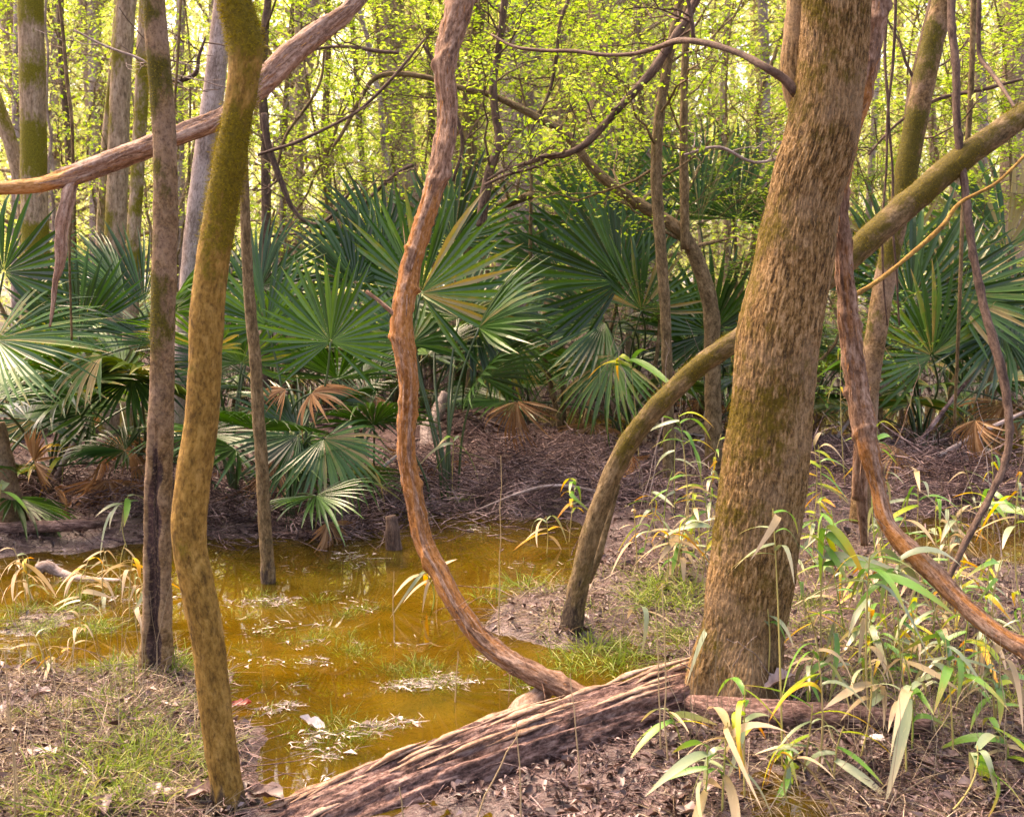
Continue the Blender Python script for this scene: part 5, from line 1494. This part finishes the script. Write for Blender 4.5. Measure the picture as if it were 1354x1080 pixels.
def tuft(px, py, s, lab, grp):
    b = HG(px, py)
    o = link('grass_tuft', GV[int(g.integers(0, 5))], loc=b, label=lab, cat='grass tuft', group=grp)
    o.rotation_euler = (0, 0, g.uniform(0, 6.28))
    o.scale = (s * g.uniform(.9, 1.3), s * g.uniform(.9, 1.3), s)
    REG.append((o, 'grass tuft', px, {'grass tufts on the left bank': 'on the left bank', 'grass tufts by the arching stem': 'by the arching stem', 'grass tufts among the canes': 'among the canes', 'grass tufts in the pool': 'in the pool' + (' left of the crooked trunk' if px < 220 else ' before the sapling' if px < 450 else ' below the vine')}[grp] + (' at the front' if py > 1000 else ' nearer the viewer' if py > 940 else ' farther back' if py > 870 else ' at the rear')))


for (px, py, s) in [(185, 1000, 1.1), (120, 1040, 1.2), (265, 995, 1.0), (240, 1010, .9), (175, 1020, 1), (160, 885, .9), (150, 890, 1), (235, 880, 1.2), (228, 890, 1), (185, 900, .9), (150, 960, 1), (215, 940, .9), (100, 1000, .9), (262, 935, 1), (205, 985, .8), (80, 1075, 1.2), (60, 1040, 1), (190, 960, .9), (130, 930, .9), (280, 905, .8), (215, 1050, .9), (170, 1060, 1)]:
    tuft(px, py, s, 'small tuft of green grass on the leaf strewn left bank', 'grass tufts on the left bank')
for (px, py, s) in [(770, 870, 1.1), (805, 885, 1.1), (850, 790, 1), (885, 890, 1), (900, 845, 1.1), (825, 895, 1), (790, 860, 1), (760, 895, .9), (870, 775, 1), (915, 780, 1), (860, 800, .9), (835, 870, 1.1), (915, 860, 1), (745, 880, .9), (690, 780, 1), (650, 795, .9), (900, 800, .9)]:
    tuft(px, py, s * 1.15, 'small tuft of green grass between the arching stem and the leaning tree', 'grass tufts by the arching stem')
for (px, py, s) in [(1060, 835, 1), (1085, 875, 1), (1070, 800, 1), (1120, 850, .9), (1150, 900, .8), (1230, 960, .8), (1300, 830, .9), (1200, 860, .9), (1340, 930, 1), (1260, 900, .9)]:
    tuft(px, py, s, 'small tuft of green grass among the canes at right', 'grass tufts among the canes')
for (px, py, s) in [(475, 985, .55), (455, 975, .5), (330, 870, .5), (370, 850, .5), (430, 840, .45), (560, 905, .5), (600, 905, .5), (580, 915, .6), (65, 825, .6), (70, 850, .6), (60, 835, .7), (20, 830, .6), (400, 900, .4), (350, 910, .5), (530, 885, .4), (610, 660, .8), (560, 680, .6)] + [(g.normal(a, 28), g.normal(b, 8), g.uniform(.4, .8)) for a, b in ((470, 862), (390, 842), (440, 808), (590, 905), (460, 965), (410, 980), (100, 840), (60, 815), (560, 892), (370, 800), (120, 790), (690, 905)) for _ in range(6)]:
    tuft(px, py, s, 'little tuft of green grass poking through the amber pool', 'grass tufts in the pool')


def scatter(n, boxes, wts, cond=None, far=1.0):
    """ground points under pixel boxes of the photograph's layout, then jittered on the ground itself"""
    w = np.array(wts, float); w /= w.sum()
    bi = g.choice(len(boxes), n, p=w)
    bx = np.array(boxes, float)[bi]
    px, py = g.uniform(bx[:, 0], bx[:, 1]), g.uniform(bx[:, 2], bx[:, 3])
    a, b_ = (px - CX) / F, (CY - py) / F
    sp, cp = math.sin(PITCH), math.cos(PITCH)
    t = -CAMZ / (-sp + b_ * cp)
    x, y = a * t, (cp + b_ * sp) * t
    z = H(x, y)
    q = np.stack([x, y, z], 1)
    if cond is not None: q = q[cond(q)]
    return q


land = lambda q: q[:, 2] > 0.004
LAND = [(-80, 330, 860, 1120), (640, 960, 760, 900), (880, 1440, 760, 1120), (560, 900, 880, 1120), (1060, 1440, 600, 780), (-60, 500, 620, 720), (500, 900, 560, 690), (-100, 250, 700, 860), (780, 1000, 640, 780)]
LW = [5, 1.6, 7, 2.2, 2.4, 2, 3, 1.5, 1.5]
q = scatter(24000, LAND + [(250, 520, 630, 715), (520, 960, 560, 690)], LW + [2.5, 3.5], land)
m = MB()
leaves(m, q + np.array((0, 0, .006)) + np.abs(g.normal(0, .008, (len(q), 1))) * np.array((0, 0, 1.0)), g.uniform(.010, .038, len(q)) * np.exp(g.normal(0, .25, len(q))), 5, flat=.66, asp=.5, curl=.6, tone=np.clip(g.normal(.36, .3, len(q)), 0, 1))
link('leaf_litter', m.mesh('leaf_litter', M['litter']), kind='stuff')

q = scatter(17000, [(-60, 310, 870, 1120), (640, 960, 770, 900), (880, 1420, 760, 1120), (560, 760, 640, 700), (1060, 1420, 640, 780), (-60, 230, 740, 870)], [5, 1.8, 3.4, .6, 1.6, 1.2], lambda q: q[:, 2] > -.012)
m = MB()
dd = np.concatenate([g.normal(0, 1, (len(q), 2)), g.uniform(0, .55, (len(q), 1))], 1)
blades(m, q + np.array((0, 0, .008)), dd, g.uniform(.04, .17, len(q)), .0022, g.uniform(0, .35, len(q)), nst=4, tone=np.clip(g.normal(.55, .28, len(q)), 0, 1))
link('dead_grass', m.mesh('dead_grass', M['thatch']), kind='stuff')

q = scatter(9000, [(-60, 300, 870, 1120), (640, 950, 770, 900), (1040, 1420, 780, 960)], [5, 2.2, 1.6], lambda q: (q[:, 2] > -.005) & (fbm(q * 3.0, 44, 2) > -.02))
m = MB()
dd = np.concatenate([g.normal(0, .5, (len(q), 2)), np.ones((len(q), 1))], 1)
blades(m, q, dd, g.uniform(.03, .10, len(q)), .0024, g.uniform(.1, .7, len(q)), nst=4, tone=np.clip(g.normal(.55, .28, len(q)), 0, 1))
link('short_grass', m.mesh('short_grass', M['grass']), kind='stuff')

# twigs, roots and debris heaped below the palmettos
heaps = [(380, 672, .55), (300, 668, .6), (440, 690, .4), (470, 660, .4), (640, 600, .8), (700, 640, .8), (760, 620, .7), (570, 610, .6), (640, 650, .6), (820, 650, .6), (1130, 610, .6), (1210, 640, .7), (1290, 640, .7), (1340, 650, .6), (110, 650, .7), (40, 660, .6), (190, 660, .6), (680, 540, .9), (1210, 590, .5), (660, 510, 1.2)]
c_ = np.array([HG(a, b) for a, b, _ in heaps]); rr_ = np.array([r for *_, r in heaps])
n = 8500
k = g.integers(0, len(heaps), n)
p0 = c_[k] + g.normal(0, .6, (n, 3)) * rr_[k][:, None] * np.array((1, .7, 0))
p0[:, 2] = H(p0[:, 0], p0[:, 1]) + np.abs(g.normal(0, .07, n))
Lt = g.uniform(.08, .5, n) * g.uniform(.5, 1, n)
az = g.uniform(0, 6.28, n)
dd = np.stack([np.cos(az), np.sin(az) * .7, g.normal(.12, .3, n)], 1)
p2 = p0 + dd * Lt[:, None]
p2[:, 2] = np.maximum(p2[:, 2], H(p2[:, 0], p2[:, 1]) + .004)
p1 = (p0 + p2) / 2 + g.normal(0, .16, (n, 3)) * Lt[:, None] * np.array((1, 1, .8))
m = MB()
rods(m, p0, p1, p2, np.exp(g.normal(-5.75, .45, n)), .0012, 6, 4, .014, 3)
link('twig_litter', m.mesh('twig_litter', M['twig']), kind='stuff')
n = 6500
q = scatter(n, LAND, LW, land)
p0 = q + np.array((0, 0, .006)); L_ = g.uniform(.04, .25, len(q)); az = g.uniform(0, 6.28, len(q))
p2 = p0 + np.stack([np.cos(az), np.sin(az), g.normal(.05, .1, len(q))], 1) * L_[:, None]
p2[:, 2] = np.maximum(p2[:, 2], H(p2[:, 0], p2[:, 1]) + .004)
m = MB()
rods(m, p0, (p0 + p2) / 2 + g.normal(0, .1, p0.shape) * L_[:, None], p2, g.uniform(.001, .003, len(q)), .0008, 5, 3, .015, 9)
link('fallen_twigs', m.mesh('fallen_twigs', M['twig']), kind='stuff')
# litter under the far palmettos
n = 9000
q = np.stack([g.uniform(-8, 8, n), g.uniform(8, 20, n), np.zeros(n)], 1); q[:, 2] = H(q[:, 0], q[:, 1]); q = q[q[:, 2] > .01]
m = MB()
leaves(m, q + np.array((0, 0, .012)), g.uniform(.05, .12, len(q)), 15, flat=.5, asp=.4, curl=.7, tone=np.clip(g.normal(.38, .22, len(q)), 0, 1))
link('far_leaf_litter', m.mesh('far_leaf_litter', M['litter']), kind='stuff')
# thin brown dead stems standing behind the middle clearing
n = 1500
x = g.uniform(-5.5, 6.5, n); y = g.uniform(9.4, 17, n); z = H(x, y)
p0 = np.stack([x, y, z], 1); hh = g.uniform(.3, 1.1, n)
p2 = p0 + np.stack([g.normal(0, .22, n), g.normal(0, .1, n), hh], 1)
m = MB()
rods(m, p0, (p0 + p2) / 2 + g.normal(0, .06, p0.shape), p2, .0045, .0018, 6, 4, .012, 4)
link('dead_stems', m.mesh('dead_stems', M['bark_dark']), kind='stuff')

# fine dry stems standing through the cane and the left bank
q = scatter(520, [(900, 1400, 780, 1080), (1040, 1400, 680, 800), (860, 980, 680, 800), (-40, 240, 780, 1060)], [5, 2, 1.2, 1.6], land)
p2 = q + np.stack([g.normal(0, .07, len(q)), g.normal(0, .07, len(q)), g.uniform(.12, .5, len(q))], 1)
m = MB()
rods(m, q - np.array((0, 0, .01)), (q + p2) / 2 + g.normal(0, .025, q.shape), p2, .0013, .0005, 7, 3, .01, 21, tone=g.uniform(.2, 1, len(q)))
link('dry_stems', m.mesh('dry_stems', M['thatch']), kind='stuff')

# bits floating on the pool
pat = [(480, 862, 60), (400, 840, 60), (440, 805, 70), (330, 830, 40), (590, 905, 60), (460, 962, 40), (400, 975, 60), (440, 875, 50), (100, 840, 70), (60, 830, 50), (690, 905, 40), (360, 800, 50), (560, 890, 50), (470, 1005, 50), (640, 700, 50), (330, 950, 40), (380, 930, 50), (520, 915, 50), (700, 760, 50), (180, 790, 50), (110, 760, 60), (440, 735, 60), (350, 890, 60), (530, 960, 60), (420, 1020, 40), (620, 870, 40)]
pc = np.array(pat, float)
n = 5200
k = g.integers(0, len(pat), n)
px, py = pc[k, 0] + g.normal(0, .55, n) * pc[k, 2], pc[k, 1] + g.normal(0, .16, n) * pc[k, 2]
q = np.array([G(a, b) for a, b in zip(px, py)])
q = q[(H(q[:, 0], q[:, 1]) < .012)]
keep = fbm(q * np.array((5, 9, 5)), 91, 3) > g.uniform(.0, .5, len(q))
q = q[keep]
m = MB()
leaves(m, q + np.array((0, 0, .004)) + np.abs(g.normal(0, .002, (len(q), 1))) * np.array((0, 0, 1.)), g.uniform(.005, .009, len(q)) * np.exp(g.normal(0, .5, len(q))) * 1.5, 7, flat=.9, asp=.5, curl=.3, tone=np.clip(g.normal(.32, .3, len(q)), 0, 1))
k = g.choice(len(q), 1500)
az = g.uniform(0, 6.28, 1500)
blades(m, q[k] + np.array((0, 0, .007)), np.stack([np.cos(az), np.sin(az), g.uniform(0, .15, 1500)], 1), g.uniform(.012, .06, 1500), .0022, .05, nst=3, tone=np.clip(g.normal(.6, .25, 1500), 0, 1))
link('floating_debris', m.mesh('floating_debris', M['float']), kind='stuff')
k = g.choice(len(q), 1500)
m = MB()
blades(m, q[k] + g.normal(0, .02, (1500, 3)) * np.array((1, 1, 0)) + np.array((0, 0, -.01)), np.concatenate([g.normal(0, .5, (1500, 2)), np.ones((1500, 1))], 1), g.uniform(.025, .07, 1500), .0022, g.uniform(.2, .9, 1500), nst=4, tone=np.clip(g.normal(.6, .25, 1500), 0, 1))
link('water_grass', m.mesh('water_grass', M['grass']), kind='stuff')


# large single leaves lying about
def big_leaf(name, lab, px, py, L, mt, roll=.4, seed=1, grp=None, z=0.0, tone=.6):
    r_ = np.random.default_rng(seed)
    b = HG(px, py); b[2] = max(b[2], 0.0) + .008 + z
    u = np.linspace(0, 1, 9)
    w = np.sin(u ** .8 * math.pi) ** .8 * .28 + .008
    w = w * (1 + .18 * np.sin(u * 22 + seed))
    cx = (u - .5)
    V = []
    for i in range(9):
        for s in (-1, -.5, 0, .5, 1):
            V.append((cx[i] * L, s * w[i] * L, L * (roll * (s * s) * w[i] + .25 * roll * math.sin(u[i] * 3 + seed) + .03 * r_.normal())))
    Q = [(i * 5 + j, i * 5 + j + 1, i * 5 + j + 6, i * 5 + j + 5) for i in range(8) for j in range(4)]
    m = MB(); m.add(V, Q, tone=np.clip(r_.normal(tone, .12, 45), 0, 1))
    o = link(name, m.mesh(name, M[mt]), loc=b, label=lab, cat='leaf', group=grp)
    o.rotation_euler = (r_.normal(0, .15), r_.normal(0, .2), r_.uniform(0, 6.28))
    if grp: REG.append((o, 'brown curled leaf', px, (('at the left edge' if px < 140 else 'on the left bank') if 'left' in grp else 'on the lower right mud') + (' at the bottom' if py > 1030 else ' farther up')))


big_leaf('fallen_leaf', 'dark red leaf lying by the crooked mossy trunk', 318, 942, .075, 'red_leaf', .6, 3, z=.012)
big_leaf('fallen_leaf', 'pale mauve curled leaf floating right of the crooked trunk', 414, 970, .09, 'float', .7, 4, z=.012, tone=.8)
big_leaf('fallen_leaf', 'large brown curled leaf at the foot of the crooked trunk', 352, 1066, .12, 'litter', .8, 5, z=.02, tone=.35)
big_leaf('fallen_leaf', 'large pale brown leaf left of the crooked trunk foot', 268, 1062, .10, 'litter', .7, 6, z=.01, tone=.55)
big_leaf('fallen_leaf', 'pinkish split leaf lying on the small log', 1030, 925, .12, 'litter', .5, 7, z=.05, tone=.95)
big_leaf('fallen_leaf', 'white curled leaf below the small log', 1155, 985, .07, 'float', .6, 8, z=.01, tone=.9)
for k in range(46):
    if k < 26: px, py = g.uniform(0, 300), g.uniform(920, 1078)
    else: px, py = g.uniform(880, 1350), g.uniform(930, 1078)
    big_leaf('fallen_leaf', 'brown curled leaf lying flat on the left bank' if k < 26 else 'brown curled leaf lying flat on the mud at lower right', px, py, g.uniform(.05, .11), 'litter', g.uniform(.2, .8), 20 + k, 'fallen leaves on the left bank' if k < 26 else 'fallen leaves on the lower right mud', tone=g.uniform(.25, .9))

# thin pale bare twigs looping through the middle ground, and dry twigs at the leaning tree's foot
for k in range(30):
    r_ = np.random.default_rng(900 + k)
    if k < 12: px, py, dx, dy, zn = r_.uniform(800, 990), r_.uniform(600, 720), r_.normal(0, 60), r_.uniform(-260, -90), 'between the arching stem and the leaning tree'
    elif k < 20: px, py, dx, dy, zn = r_.uniform(1090, 1340), r_.uniform(640, 780), r_.normal(0, 70), r_.uniform(-260, -90), 'right of the leaning tree'
    else: px, py, dx, dy, zn = r_.uniform(890, 1040), r_.uniform(890, 935), r_.normal(0, 55), r_.uniform(-85, -25), 'at the leaning tree foot'
    b = HG(px, py); d = b[1]
    e = P(px + dx, py + dy, d + r_.normal(0, .15))
    md = (b + e) / 2 + r_.normal(0, .12, 3) * np.linalg.norm(e - b) + np.array((0, 0, .15 * np.linalg.norm(e - b)))
    m = MB()
    rods(m, [b - np.array((0, 0, .02))], [md], [e], r_.uniform(.002, .0042), .001, 12, 5, .008, 900 + k)
    o = link('bare_twig', m.mesh('bare_twig', M['bark_pale' if k % 3 else 'splinter'], origin=b), loc=b, label='pale bare twig', cat='twig', group='pale bare twigs')
    REG.append((o, 'pale curved bare twig', px, zn))

# every one of the numerous things gets the place that tells it from its like
from collections import defaultdict
ORD = ['leftmost', 'second from left', 'third from left', 'fourth from left', 'fifth from left', 'sixth from left', 'seventh from left', 'eighth from left', 'ninth from left', 'tenth from left', 'eleventh from left', 'twelfth from left', 'thirteenth from left', 'fourteenth from left', 'fifteenth from left', 'sixteenth from left', 'seventeenth from left', 'eighteenth from left', 'nineteenth from left', 'twentieth from left'] + ['twenty-%s from left' % w for w in ('first', 'second', 'third', 'fourth', 'fifth', 'sixth', 'seventh', 'eighth', 'ninth')]
sets = defaultdict(list)
for o, lab, px, zn in REG: sets[lab + ' ' + zn].append((px, o))
for key, lst in sets.items():
    lst.sort(key=lambda t: t[0])
    for i, (_, o) in enumerate(lst):
        o['label'] = key if len(lst) == 1 else key + ', ' + ('rightmost' if i == len(lst) - 1 else ORD[min(i, len(ORD) - 1)])
